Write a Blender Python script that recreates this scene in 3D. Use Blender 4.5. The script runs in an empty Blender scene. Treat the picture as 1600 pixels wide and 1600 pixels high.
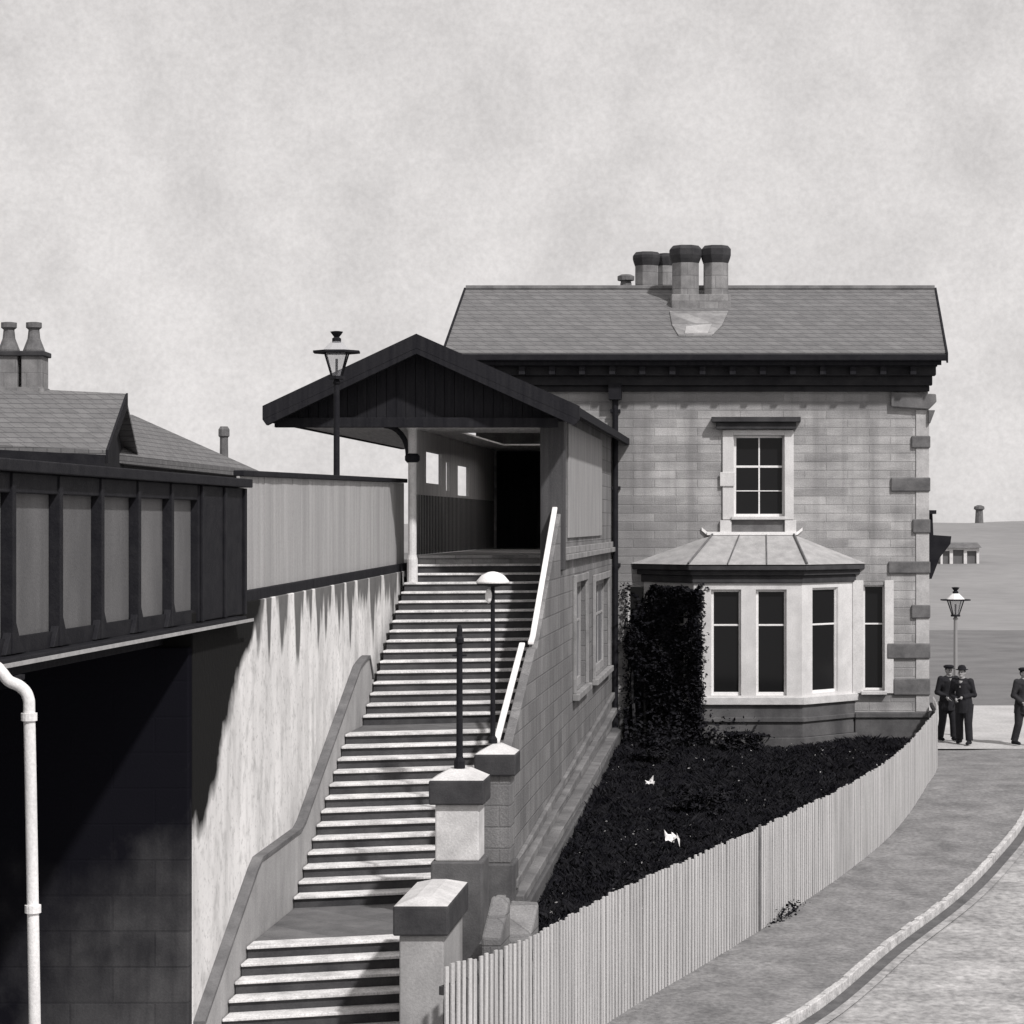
import bpy, bmesh, math, random
from mathutils import Vector, noise
random.seed(7)
SC = bpy.context.scene
COL = SC.collection
E = 5.1          # eye height above the road by the house
F = 3600.0       # focal length of the photograph in its own pixels

# ------------------------------------------------------------------ camera
cam = bpy.data.cameras.new('Camera'); cam.sensor_width = 36; cam.lens = 81.0
cam.shift_y = 18 / 1600; cam.clip_start = 0.1; cam.clip_end = 5000
co = bpy.data.objects.new('Camera', cam); COL.objects.link(co)
co.location = (0, 0, E); co.rotation_euler = (math.radians(90), 0, 0); SC.camera = co

# ------------------------------------------------------------------ sky, sun, exposure
AZ, EL = math.radians(36), math.radians(48)      # the sun stands behind the camera, to the right
world = bpy.data.worlds.new('World'); SC.world = world; world.use_nodes = True
wn, wl = world.node_tree.nodes, world.node_tree.links
for n in list(wn): wn.remove(n)
out = wn.new('ShaderNodeOutputWorld'); bg = wn.new('ShaderNodeBackground')
sky = wn.new('ShaderNodeTexSky'); sky.sky_type = 'NISHITA'; sky.sun_disc = False
sky.sun_elevation = EL; sky.sun_rotation = math.pi - AZ
sky.air_density = 1.0; sky.dust_density = 1.0
bw = wn.new('ShaderNodeRGBToBW'); wl.new(sky.outputs[0], bw.inputs[0])
tc = wn.new('ShaderNodeTexCoord')
def wnoise(scale, detail, lo, hi, a, b):
    nz = wn.new('ShaderNodeTexNoise'); nz.inputs['Scale'].default_value = scale; nz.inputs['Detail'].default_value = detail
    nz.inputs['Roughness'].default_value = 0.62
    wl.new(tc.outputs['Generated'], nz.inputs['Vector'])
    mr = wn.new('ShaderNodeMapRange'); wl.new(nz.outputs[0], mr.inputs[0])
    mr.inputs[1].default_value = lo; mr.inputs[2].default_value = hi; mr.inputs[3].default_value = a; mr.inputs[4].default_value = b
    return mr
m1 = wnoise(24, 8, .32, .62, .88, 1.04); m2 = wnoise(420, 4, .3, .7, .93, 1.07)
mu = wn.new('ShaderNodeMath'); mu.operation = 'MULTIPLY'; wl.new(m1.outputs[0], mu.inputs[0]); wl.new(m2.outputs[0], mu.inputs[1])
mu2 = wn.new('ShaderNodeMath'); mu2.operation = 'MULTIPLY'; veil = wn.new('ShaderNodeMix'); veil.inputs[0].default_value = .8; wl.new(bw.outputs[0], veil.inputs[2]); veil.inputs[3].default_value = 6.9   # thin bright cloud over the whole sky
wl.new(veil.outputs[0], mu2.inputs[0]); wl.new(mu.outputs[0], mu2.inputs[1])
tint = wn.new('ShaderNodeMix'); tint.data_type = 'RGBA'; tint.blend_type = 'MULTIPLY'; tint.inputs[0].default_value = 1
wl.new(mu2.outputs[0], tint.inputs[6]); tint.inputs[7].default_value = (1.0, .965, .955, 1)
wl.new(tint.outputs[2], bg.inputs[0]); bg.inputs[1].default_value = 0.113
wl.new(bg.outputs[0], out.inputs[0])

sun = bpy.data.lights.new('Sun', 'SUN'); sun.energy = 3.6; sun.angle = math.radians(2.5); sun.color = (1, .975, .965)
so = bpy.data.objects.new('Sun', sun); COL.objects.link(so)
TS = Vector((math.sin(AZ) * math.cos(EL), -math.cos(AZ) * math.cos(EL), math.sin(EL)))
so.rotation_euler = TS.to_track_quat('Z', 'Y').to_euler(); so.location = (20, -20, 40)
vs = SC.view_settings; vs.view_transform = 'Standard'; vs.look = 'None'; vs.exposure = 0.0; vs.gamma = 1; vs.use_curve_mapping = False

# ------------------------------------------------------------------ helpers
def at(px, py, Y): return Vector(((px - 800) / F * Y, Y, E - (py - 818) / F * Y))
def XL(y): return -1.72 - .11 * (38.8 - y)          # left edge of the stairs; the station is turned by this slope
def shear(p): return (XL(p[1]) + p[0], p[1], p[2] + E)      # a across, y along the platform, z above the eye
def flat(p): return (p[0], p[1], p[2] + E)
def zg(y): return (-5.1 - .058 * (45 - y) if y < 45 else -5.1)   # road level below the eye
ORG = {}

class MB:
    def __init__(self, xf=flat): self.v = []; self.f = []; self.xf = xf
    def add(self, pts, faces):
        b = len(self.v); self.v += [Vector(self.xf(p)) for p in pts]; self.f += [tuple(b + i for i in f) for f in faces]; return self
    def hexa(self, p): return self.add(p, [(0,3,2,1),(4,5,6,7),(0,1,5,4),(1,2,6,5),(2,3,7,6),(3,0,4,7)])
    def box(self, x0, x1, y0, y1, z0, z1):
        return self.hexa([(x0,y0,z0),(x1,y0,z0),(x1,y1,z0),(x0,y1,z0),(x0,y0,z1),(x1,y0,z1),(x1,y1,z1),(x0,y1,z1)])
    def extr(self, A, B):
        n = len(A)
        return self.add(list(A) + list(B), [tuple(range(n)), tuple(range(2*n-1, n-1, -1))] + [(i, (i+1) % n, n+(i+1) % n, n+i) for i in range(n)])
    def yz(self, poly, a0, a1): return self.extr([(a0, y, z) for y, z in poly], [(a1, y, z) for y, z in poly])
    def xz(self, poly, y0, y1): return self.extr([(x, y0, z) for x, z in poly], [(x, y1, z) for x, z in poly])
    def xy(self, poly, z0, z1): return self.extr([(x, y, z0) for x, y in poly], [(x, y, z1) for x, y in poly])
    def tube(self, pts, rad, n=10):
        pts = [Vector(p) for p in pts]
        if not hasattr(rad, '__len__'): rad = [rad] * len(pts)
        rings = []; up = None
        for i, p in enumerate(pts):
            d = (pts[min(i+1, len(pts)-1)] - pts[max(i-1, 0)]).normalized()
            if up is None: up = d.orthogonal().normalized()
            s = (up - d * up.dot(d)).normalized(); up = s; t = d.cross(s)
            rings.append([p + (s * math.cos(2*math.pi*k/n) + t * math.sin(2*math.pi*k/n)) * rad[i] for k in range(n)])
        V = [q for r in rings for q in r]; Fs = []
        for i in range(len(rings)-1):
            for k in range(n): Fs.append((i*n+k, i*n+(k+1) % n, (i+1)*n+(k+1) % n, (i+1)*n+k))
        Fs += [tuple(range(n-1, -1, -1)), tuple((len(rings)-1)*n+k for k in range(n))]
        return self.add(V, Fs)
    def lathe(self, c, prof, n=16, rot=0):
        V = []; Fs = []; m = len(prof)
        for r, z in prof:
            for k in range(n):
                a = 2*math.pi*(k+rot)/n; V.append((c[0]+max(r, 1e-4)*math.cos(a), c[1]+max(r, 1e-4)*math.sin(a), c[2]+z))
        for i in range(m-1):
            for k in range(n): Fs.append((i*n+k, i*n+(k+1) % n, (i+1)*n+(k+1) % n, (i+1)*n+k))
        Fs += [tuple(range(n-1, -1, -1)), tuple((m-1)*n+k for k in range(n))]
        return self.add(V, Fs)
    def ball(self, c, r, n=12):
        r = r if hasattr(r, '__len__') else (r, r, r); m = 8; V = []; Fs = []
        for i in range(m+1):
            ph = -math.pi/2 + math.pi*i/m; q = max(math.cos(ph), .02)
            for k in range(n):
                a = 2*math.pi*k/n; V.append((c[0]+r[0]*q*math.cos(a), c[1]+r[1]*q*math.sin(a), c[2]+r[2]*math.sin(ph)))
        for i in range(m):
            for k in range(n): Fs.append((i*n+k, i*n+(k+1) % n, (i+1)*n+(k+1) % n, (i+1)*n+k))
        Fs += [tuple(range(n-1, -1, -1)), tuple(m*n+k for k in range(n))]
        return self.add(V, Fs)
    def wall(self, u0, u1, z0, z1, holes, mp):
        """a wall with rectangular openings; mp(u, z, d): d = 0 front face, 1 back face"""
        us = sorted({u0, u1, *[h[0] for h in holes], *[h[1] for h in holes]}); zs = sorted({z0, z1, *[h[2] for h in holes], *[h[3] for h in holes]})
        def solid(i, j):
            if not (0 <= i < len(us)-1 and 0 <= j < len(zs)-1): return False
            u = (us[i]+us[i+1])/2; z = (zs[j]+zs[j+1])/2
            return not any(h[0] < u < h[1] and h[2] < z < h[3] for h in holes)
        for i in range(len(us)-1):
            for j in range(len(zs)-1):
                if not solid(i, j): continue
                a, b, c, d = us[i], us[i+1], zs[j], zs[j+1]
                P = lambda u, z, k: mp(u, z, k)
                for k in (0, 1): self.add([P(a,c,k), P(b,c,k), P(b,d,k), P(a,d,k)], [(0,1,2,3)])
                if not solid(i-1, j): self.add([P(a,c,0), P(a,d,0), P(a,d,1), P(a,c,1)], [(0,1,2,3)])
                if not solid(i+1, j): self.add([P(b,c,0), P(b,d,0), P(b,d,1), P(b,c,1)], [(0,1,2,3)])
                if not solid(i, j-1): self.add([P(a,c,0), P(b,c,0), P(b,c,1), P(a,c,1)], [(0,1,2,3)])
                if not solid(i, j+1): self.add([P(a,d,0), P(b,d,0), P(b,d,1), P(a,d,1)], [(0,1,2,3)])
        return self
    def build(self, name, mat, parent=None, bevel=0, smooth=False, org=None):
        o0 = ORG[parent.name] if parent else (org or Vector((0, 0, 0)))
        me = bpy.data.meshes.new(name); me.from_pydata([v - o0 for v in self.v], [], self.f)
        bm = bmesh.new(); bm.from_mesh(me)
        bmesh.ops.remove_doubles(bm, verts=bm.verts, dist=1e-5)
        bmesh.ops.recalc_face_normals(bm, faces=bm.faces); bm.to_mesh(me); bm.free()
        me.materials.append(mat); o = bpy.data.objects.new(name, me); COL.objects.link(o)
        if parent: o.parent = parent
        else: o.location = o0
        ORG[o.name] = o0
        if smooth:
            me.shade_smooth()
        if bevel:
            b = o.modifiers.new('Bevel', 'BEVEL'); b.width = bevel; b.segments = 2; b.limit_method = 'ANGLE'; b.angle_limit = math.radians(40)
        return o

def tag(o, label=None, cat=None, group=None, kind=None):
    for k, v in (('label', label), ('category', cat), ('group', group), ('kind', kind)):
        if v: o[k] = v
    return o
def empty(name, loc, label, cat, group=None):
    o = bpy.data.objects.new(name, None); COL.objects.link(o); o.location = loc; o.empty_display_size = .3
    ORG[o.name] = Vector(loc); return tag(o, label, cat, group)

# ------------------------------------------------------------------ materials
def mat(name, base, rough=.85, var=.25, vscale=2.0, stretch=(1, 1, 1), bump=.25, fine=40, course=None, streak=0, streak_col=.03, spec=.3, soot_shade=None, mortar=.75, brickvar=.5, grain=0.12):
    """grey procedural surface. course = (width, height) lays stone/slate courses; streak = amount of downward dirt runs; soot_shade = [(centre, radius, amount)], dark ellipsoids: stains, and painted shade under the bridge"""
    m = bpy.data.materials.new(name); m.use_nodes = True; N, L = m.node_tree.nodes, m.node_tree.links
    b = N['Principled BSDF']; b.inputs['Roughness'].default_value = rough; b.inputs['Specular IOR Level'].default_value = spec
    g = N.new('ShaderNodeNewGeometry')
    def nz(scale, detail=5, st=(1, 1, 1)):
        mp = N.new('ShaderNodeMapping'); mp.inputs['Scale'].default_value = st; L.new(g.outputs['Position'], mp.inputs[0])
        n = N.new('ShaderNodeTexNoise'); n.inputs['Scale'].default_value = scale; n.inputs['Detail'].default_value = detail; n.inputs['Roughness'].default_value = .6
        L.new(mp.outputs[0], n.inputs['Vector']); return n.outputs[0]
    def rng(s, a, b_, c, d):
        r = N.new('ShaderNodeMapRange'); L.new(s, r.inputs[0])
        for i, v in enumerate((a, b_, c, d)): r.inputs[i+1].default_value = v
        return r.outputs[0]
    def op(o, a, b_):
        r = N.new('ShaderNodeMath'); r.operation = o
        for i, v in enumerate((a, b_)):
            if hasattr(v, 'is_output'): L.new(v, r.inputs[i])
            else: r.inputs[i].default_value = v
        return r.outputs[0]
    val = rng(nz(vscale, 6, stretch), .3, .7, base*(1-var), base*(1+var))
    val = op('MULTIPLY', val, rng(nz(fine, 4), .3, .7, 1-grain, 1+grain))
    bh = nz(fine, 6)
    if course:
        sp = N.new('ShaderNodeSeparateXYZ'); L.new(g.outputs['Position'], sp.inputs[0])
        cb = N.new('ShaderNodeCombineXYZ'); L.new(op('ADD', sp.outputs[0], op('MULTIPLY', sp.outputs[1], 1.0 if len(course) < 3 else course[2])), cb.inputs[0]); L.new(sp.outputs[2], cb.inputs[1])
        br = N.new('ShaderNodeTexBrick'); L.new(cb.outputs[0], br.inputs['Vector'])
        br.inputs['Scale'].default_value = 1; br.inputs['Brick Width'].default_value = course[0]; br.inputs['Row Height'].default_value = course[1]
        br.inputs['Mortar Size'].default_value = min(.014, course[1]*.09); br.inputs['Mortar Smooth'].default_value = .4
        br.inputs['Color1'].default_value = (1-brickvar,)*3 + (1,); br.inputs['Color2'].default_value = (1+brickvar*.5,)*3 + (1,); br.inputs['Mortar'].default_value = (mortar,)*3 + (1,)
        cbw = N.new('ShaderNodeRGBToBW'); L.new(br.outputs['Color'], cbw.inputs[0])
        val = op('MULTIPLY', val, cbw.outputs[0])
        bh = op('SUBTRACT', op('MULTIPLY', op('ADD', bh, cbw.outputs[0]), .7), op('MULTIPLY', br.outputs['Fac'], 1.3))
    if streak:
        s = rng(nz(1.0, 5, (2.2, 2.2, .16)), .48, .66, 0, streak)
        mx = N.new('ShaderNodeMix'); L.new(s, mx.inputs[0]); L.new(val, mx.inputs[2]); mx.inputs[3].default_value = streak_col; val = mx.outputs[0]
    for (c, r, amt) in (soot_shade or []):
        d = N.new('ShaderNodeVectorMath'); d.operation = 'SUBTRACT'; L.new(g.outputs['Position'], d.inputs[0]); d.inputs[1].default_value = c
        q = N.new('ShaderNodeVectorMath'); q.operation = 'DIVIDE'; L.new(d.outputs[0], q.inputs[0]); q.inputs[1].default_value = r
        ln = N.new('ShaderNodeVectorMath'); ln.operation = 'LENGTH'; L.new(q.outputs[0], ln.inputs[0])
        e = op('ADD', ln.outputs['Value'], rng(nz(1.6, 7, (1, 1, .7)), .3, .7, -.14, .14))
        mx = N.new('ShaderNodeMix'); L.new(rng(e, .66, 1.12, amt, 0), mx.inputs[0]); L.new(val, mx.inputs[2]); mx.inputs[3].default_value = streak_col; val = mx.outputs[0]
    cc = N.new('ShaderNodeCombineColor'); L.new(val, cc.inputs[0]); L.new(op('MULTIPLY', val, .985), cc.inputs[1])
    L.new(op('ADD', op('MULTIPLY', val, .975), .003), cc.inputs[2]); L.new(cc.outputs[0], b.inputs['Base Color'])
    if bump:
        bp = N.new('ShaderNodeBump'); bp.inputs['Strength'].default_value = bump; bp.inputs['Distance'].default_value = .02; L.new(bh, bp.inputs['Height']); L.new(bp.outputs[0], b.inputs['Normal'])
    return m

def soot_shade_at(px, py, Y): return at(px, py, Y)
M = dict(
    ashlar=mat('ashlar sandstone', .37, .9, .26, 1.8, (.6, 1, 1.6), course=(.95, .19), brickvar=.24, mortar=.88, streak=.45, streak_col=.13, bump=.6, grain=.22, soot_shade=[((2.35, 51, E+1.2), (.8, 2, 3.6), .35), ((5.4, 51, E+2.9), (7, 2, .5), .4), ((8.6, 51, E-3.2), (1.1, 2, 1.0), .35), ((3.6, 51, E-.6), (1.3, 2, .9), .35)]),
    trim=mat('dressed stone', .42, .85, .2, 2.5, fine=30),
    quoin=mat('weathered quoin stone', .13, .9, .35, 3),
    darkstone=mat('sooty stone', .10, .9, .35, 2.2, streak=.4, streak_col=.04),
    soffit=mat('cornice stone with eaves shade', .03, .9, .35, 2.2, spec=.15),  # eaves shade put into the dark cornice colour
    band=mat('blackened cap stone', .05, .9, .35, 3, spec=.15),
    baystone=mat('pale painted stone', .62, .85, .14, 2.0, streak=.3, streak_col=.42),
    sidewall=mat('grimy ashlar', .19, .9, .3, .9, (1, 1, .5), course=(.8, .28), brickvar=.2, mortar=.8, streak=.6, streak_col=.10, bump=.55, grain=.22),
    whitewall=mat('limewashed render', .72, .9, .14, 1.4, (1, 1, .35), streak=.55, streak_col=.36),
    coping=mat('pale coping stone', .55, .85, .2, 3),
    abut=mat('masonry with painted shade', .075, 1.0, spec=0, var=.4, vscale=1.1, course=(.9, .38), brickvar=.15, mortar=.8, streak=.4, streak_col=.008, soot_shade=[((-4.9, 24.5, E-1.6), (2.5, 4, 2.9), .99), ((-8.6, 24.5, E-4.2), (4.4, 4, 4.4), .99)]),  # shade under the bridge painted in as dark ellipsoids
    slate=mat('roof slate', .155, .8, .12, 3, course=(.26, .105), brickvar=.12, mortar=.55, spec=.25, bump=.5),
    darkslate=mat('dark roof slate', .06, .8, .3, 1.5, course=(.38, .16), brickvar=.2, mortar=.6),
    lead=mat('lead sheet', .36, .6, .2, 4),
    timber=mat('dark stained timber', .017, .85, .35, 2, (6, 6, .4), fine=30, spec=.12),
    porchwall=mat('distempered porch boards', .6, .8, .2, 2, (7, 7, .3)),
    porchceil=mat('distempered porch ceiling', .55, .8, .2, 2, (7, .5, .3)),
    midtimber=mat('brown painted boards', .06, .8, .25, 2, (7, 7, .3)),
    surround=mat('grimy dressed stone', .25, .9, .25, 3, streak=.5, streak_col=.14),
    panel=mat('pale painted boards', .30, .8, .2, 2, (5, 5, .4), streak=.3, streak_col=.2),
    white=mat('white paint', .78, .6, .08, 4, bump=.1),
    offwhite=mat('old cream paint', .62, .7, .15, 4, bump=.1),
    iron=mat('black painted iron', .013, .7, .4, 5, spec=.15),
    girder=mat('dark grey painted iron plate', .12, .7, .25, 1.4, (1, 1, .4), streak=.35, streak_col=.06, spec=.35),
    boards=mat('weathered grey boards', .36, .85, .15, 1.3, (4, 4, .2), streak=.35, streak_col=.22),
    paling=mat('silvery palings', .48, .85, .22, 2, (6, 6, .3), streak=.35, streak_col=.22),
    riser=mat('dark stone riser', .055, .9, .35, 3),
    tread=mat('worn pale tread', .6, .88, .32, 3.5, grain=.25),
    landing=mat('grey flagstone', .34, .9, .3, 2.5, course=(.8, .5)),
    darkflag=mat('dark worn flagstone', .13, .9, .3, 2.5, course=(.8, .5), brickvar=.15),
    pave=mat('pavement flags', .19, .9, .32, 1.6, fine=14, bump=.4, grain=.3),
    road=mat('dusty macadam road', .31, .95, .35, 1.3, (.7, 1, 1), fine=9, bump=.7, grain=.35),
    kerb=mat('granite kerb', .46, .85, .3, 5, grain=.25),
    gutter=mat('dark kerb face', .10, .9, .3, 4),
    sand=mat('pale gravel', .42, .95, .15, .8, fine=14, grain=.2),
    soil=mat('dark garden soil', .02, .95, .4, 3),
    earth=mat('dry ground', .15, .95, .2, .5, grain=.2),
    hill=mat('distant moor', .23, .95, .14, .06, (1, .5, 6), fine=.6, bump=0, grain=.08),
    leaf=mat('dark evergreen leaves', .018, .75, .6, 4, bump=0, spec=.0),
    bark=mat('bark', .04, .9),
    skin=mat('skin', .33, .6, .1, 8, bump=0), cloth=mat('dark suit cloth', .016, .9, .3, 12), cloth2=mat('charcoal suit cloth', .026, .9, .3, 12), shirt=mat('white shirt', .32, .8), felt=mat('black felt', .01, .9), hair=mat('dark hair', .015, .8),
    pot=mat('chimney pot clay', .13, .85, .3, 5), chim=mat('chimney stone', .24, .9, .3, 3, course=(.45, .3), brickvar=.2, streak=.4, streak_col=.08), chimcap=mat('sooted chimney cap', .04, .9, .3, 4),
    paper=mat('white paper', .75, .8),
)
def glassmat(name, base, rough):
    m = bpy.data.materials.new(name); m.use_nodes = True; b = m.node_tree.nodes['Principled BSDF']
    b.inputs['Base Color'].default_value = (base, base, base*1.05, 1); b.inputs['Roughness'].default_value = rough; b.inputs['Specular IOR Level'].default_value = .5
    n = m.node_tree.nodes.new('ShaderNodeTexNoise'); n.inputs['Scale'].default_value = 1.5
    bp = m.node_tree.nodes.new('ShaderNodeBump'); bp.inputs['Strength'].default_value = .05; m.node_tree.links.new(n.outputs[0], bp.inputs['Height']); m.node_tree.links.new(bp.outputs[0], b.inputs['Normal'])
    return m
M['glass'] = glassmat('window glass over a dark room', .010, .08); M['glass'].node_tree.nodes['Principled BSDF'].inputs['Specular IOR Level'].default_value = .2
M['blind'] = glassmat('grey obscured glass', .15, .3)
M['lampglass'] = glassmat('lamp glass', .6, .15)
nt = M['lampglass'].node_tree; tr_ = nt.nodes.new('ShaderNodeBsdfTransparent'); mx_ = nt.nodes.new('ShaderNodeMixShader'); mx_.inputs[0].default_value = .72
nt.links.new(nt.nodes['Principled BSDF'].outputs[0], mx_.inputs[1]); nt.links.new(tr_.outputs[0], mx_.inputs[2]); nt.links.new(mx_.outputs[0], nt.nodes['Material Output'].inputs[0])

# ------------------------------------------------------------------ ground, road, pavement
def sheet(name, rows, material, kind='structure'):
    """rows: list of lists of world points; a draped sheet"""
    v = [Vector(p) for r in rows for p in r]; n = len(rows[0]); f = []
    for i in range(len(rows)-1):
        for k in range(n-1): f.append((i*n+k, i*n+k+1, (i+1)*n+k+1, (i+1)*n+k))
    mb = MB(lambda p: p); mb.v = v; mb.f = f
    o = mb.build(name, material); tag(o, kind=kind); return o
ys = [-10, 10, 20, 24, 28, 32, 36, 40, 45, 52, 60, 75, 95, 130, 180, 260, 400, 700, 1500]
xs = [-900, -300, -100, -40, -20, -10, 0, 10, 20, 40, 100, 300, 900]
sheet('ground', [[(x, y, E + zg(y) - .14 - (0 if y < 600 else 0)) for x in xs] for y in ys], M['earth'])
def smooth_poly(P, n=8):
    P = [Vector(p) for p in P]; R = []
    for i in range(len(P)-1):
        p0, p1, p2, p3 = P[max(i-1, 0)], P[i], P[i+1], P[min(i+2, len(P)-1)]
        for k in range(n):
            t = k/n; R.append(.5*((2*p1)+(p2-p0)*t+(2*p0-5*p1+4*p2-p3)*t*t+(3*p1-p0-3*p2+p3)*t**3))
    return R + [P[-1]]
KERB = smooth_poly([(-7.5, 18.5), (-3.2, 21.5), (.4, 24.8), (3.27, 28.0), (5.4, 32.4), (6.9, 35.5), (8.13, 38.5), (9.2, 41.4), (10.1, 44.5), (11.2, 48.5), (12.6, 52.4)], 8)
FEN = smooth_poly([(-.72, 24.25), (.14, 25.6), (1.26, 28.3), (2.6, 31), (3.95, 33.8), (5.4, 37.0), (6.68, 40.3), (7.95, 44.5), (8.9, 48.3), (9.42, 51.6)], 10)
def off(P, d):
    R = []
    for i, p in enumerate(P):
        t = (P[min(i+1, len(P)-1)] - P[max(i-1, 0)]).normalized(); R.append(p + Vector((t.y, -t.x)) * d)
    return R
def draped(P, dz): return [(p.x, p.y, E + zg(p.y) + dz) for p in P]
inner = off(KERB, -.09)
sheet('road', [draped(off(KERB, d), -.125 - .012*abs(3.5-d)/3.5) for d in (.012, .5, 1.5, 3.5, 6, 9, 14, 22)], M['road'])
# pavement between the kerb and the paling fence: raised slab
fs = [FEN[min(len(FEN)-1, round(i*(len(FEN)-1)/(len(inner)-1-16)))] if i >= 16 else None for i in range(len(inner))]
def fen_at(i):
    k = (i-14)/(len(inner)-1-14)*(len(FEN)-1); k = max(0, min(len(FEN)-1.001, k)); j = int(k); return FEN[j].lerp(FEN[j+1], k-j)
pav = []
for t in (0, .25, .5, .75, 1):
    row = []
    for i, p in enumerate(inner):
        q = fen_at(i) if i >= 14 else p + Vector((-.9, 1.6)) * (1 + (14-i)*.05)
        r = p.lerp(q + (Vector((-.25, .2)) if t == 1 else Vector((0, 0))), t); row.append((r.x, r.y, E + zg(r.y) + .004*math.sin(r.x*1.3)))
    pav.append(row)
sheet('pavement', pav, M['pave'])
kb = MB(lambda p: p); r = random.Random(3)
ko = off(KERB, 0)
for i in range(len(KERB)-1):
    a, b, c, d = ko[i], ko[i+1], inner[i+1], inner[i]
    for s in range(2):
        t0, t1 = s/2 + .012, (s+1)/2 - .012; dz = r.uniform(-.012, .012)
        q = [a.lerp(b, t0), a.lerp(b, t1), d.lerp(c, t1), d.lerp(c, t0)]
        kb.hexa([(p.x, p.y, E+zg(p.y)-.3) for p in q] + [(p.x, p.y, E+zg(p.y)+.014+dz) for p in q])
tag(kb.build('kerb', M['kerb'], bevel=.012), kind='structure')
gu = off(KERB, .30); gi = off(KERB, .006)
sheet('gutter', [draped(gi, -.108), draped(off(KERB, .17), -.112)], M['gutter'])
sheet('gutter_setts', [draped(off(KERB, .172), -.112), draped(gu, -.114)], M['road'])
sheet('forecourt', [[(x, y, E - 5.1 + .006 + (0 if y > 52.6 else -.02)) for x in (9.6, 12, 16, 24, 40)] for y in (52.3, 54, 57, 60.5, 64.5)], M['sand'])
# far moor
rows = []
for y, z in ((112, -5.25), (130, -5.1), (150, -4.4), (185, -2.9), (230, -1.5), (280, -.45), (320, -.02), (360, .05), (420, -1)):
    rows.append([(x, y, E + z + .8*noise.noise((x*.045, y*.03, 0))*(y > 140)) for x in range(-160, 341, 4)])
sheet('hillside', rows, M['hill'])
# bank carrying the platform
pb = MB(shear); pb.box(-22, -.75, 27.3, 75, -7.2, -.95); tag(pb.build('platform', M['earth']), kind='structure')
# garden
gs = []
for k in range(13):
    y = 25.5 + (51.2-25.5)*k/12; row = []
    fx = None
    for i in range(len(FEN)-1):
        if FEN[i].y <= y <= FEN[i+1].y or i == len(FEN)-2:
            t = (y-FEN[i].y)/max(FEN[i+1].y-FEN[i].y, 1e-6); fx = FEN[i].x+(FEN[i+1].x-FEN[i].x)*t
            if FEN[i].y <= y <= FEN[i+1].y: break
    for j in range(9):
        x0 = XL(y)+2.5; x1 = max(fx - .08, x0 + .05); x = x0+(x1-x0)*j/8
        row.append((x, y, E - 4.82 - .027*(51-y)))
    gs.append(row)
sheet('garden', gs, M['soil'])

# ------------------------------------------------------------------ station house
H = 51.0; S = F / H
def hx(px): return (px-800)/S
def hz(py): return (818-py)/S
house = empty('station_house', (4, H, E-4.8), 'two storey ashlar station house with slate roof and bay window beside the curved fence', 'house')
HL, HR, HT = -.80, hx(1450), 3.72
def dsh(p): return (p[0] + .115*(p[1]-H), p[1], p[2] + E)     # house depth runs along the platform
up = (hx(1146), hx(1226), hz(808), hz(680)); nar = (hx(1349), hx(1382), hz(1079), hz(914)); lft = (hx(981), hx(1034), hz(1083), hz(914)); bayo = (hx(1096), hx(1300), hz(1084), hz(921))
w = MB(dsh); w.wall(HL, HR, -5.2, HT, [up, nar, lft, bayo], lambda u, z, d: (u, H + .34*d, z))
w.box(HL, HL+.35, H+.35, H+6.9, -5.2, HT); w.box(HR-.35, HR, H+.35, H+6.9, -5.2, HT); w.box(HL, HR, H+6.9, H+7.2, -5.2, HT)
w.add([(HL, H, HT), (HL, H+7.2, HT), (HL, H+3.6, HT+1.75)], [(0, 1, 2)]); w.add([(HR, H, HT), (HR, H+7.2, HT), (HR, H+3.6, HT+1.75)], [(0, 1, 2)])
w.build('wall', M['ashlar'], house)
rm = MB(dsh); rm.box(HL+.4, HR-.4, H+.6, H+.75, -5.1, HT-.1); rm.build('inner_wall', M['timber'], house)
pl = MB(dsh); pl.box(hx(968), hx(1096), H-.07, H-.002, -5.2, hz(1112)); pl.build('plinth', M['darkstone'], house, bevel=.015); pl = MB(dsh); pl.box(hx(1336), HR+.06, H-.07, H-.002, -5.2, hz(1112)); pl.box(hx(1336), HR+.08, H-.11, H-.002, hz(1121), hz(1113)-.0)
pl.build('plinth', M['darkstone'], house, bevel=.015)
# roof
rx0, rx1 = hx(694)*50.4/51, hx(1487)*50.4/51; ye, yr = 50.4, 54.0; ze, zr = (818-556)*50.4/F, (818-456)*54/F
rf = MB(dsh); rr0, rr1 = rx0+.06, rx1-.06
for s in (1, -1):
    e = H+3.0+s*(ye-(H+3.0)); k = (e-yr)
    rf.hexa([(rr0, e, ze), (rr1, e, ze), (rr1, yr, zr), (rr0, yr, zr), (rr0, e, ze+.07), (rr1, e, ze+.07), (rr1, yr, zr+.07), (rr0, yr, zr+.07)])
roof = rf.build('roof', M['slate'], house)
rt = MB(dsh); rt.tube([(rr0, yr, zr+.08), (rr1, yr, zr+.08)], .075, 8); rt.build('ridge_tiles', M['quoin'], roof)
gt = MB(dsh); gt.box(rr0-.02, rr1+.03, ye-.10, ye-.005, ze-.11, ze+.035); gt.build('gutter', M['iron'], house, bevel=.02)
fa = MB(dsh); fa.box(rr0, hx(1468), ye+.0, ye+.06, ze-.2, ze-.0); fa.box(HL, hx(1462), ye+.06, H-.003, ze-.22, ze-.16)
fa.build('eaves_board', M['timber'], house)
ec = MB(dsh); ec.box(HL, hx(1461), H-.34, H-.003, hz(588), hz(572)); ec.box(HL, hx(1456), H-.20, H-.003, hz(603), hz(588)+.0); ec.box(HL, hx(1452), H-.09, H-.003, hz(612), hz(603)); ec.build('cornice', M['soffit'], house, bevel=.02)
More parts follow.
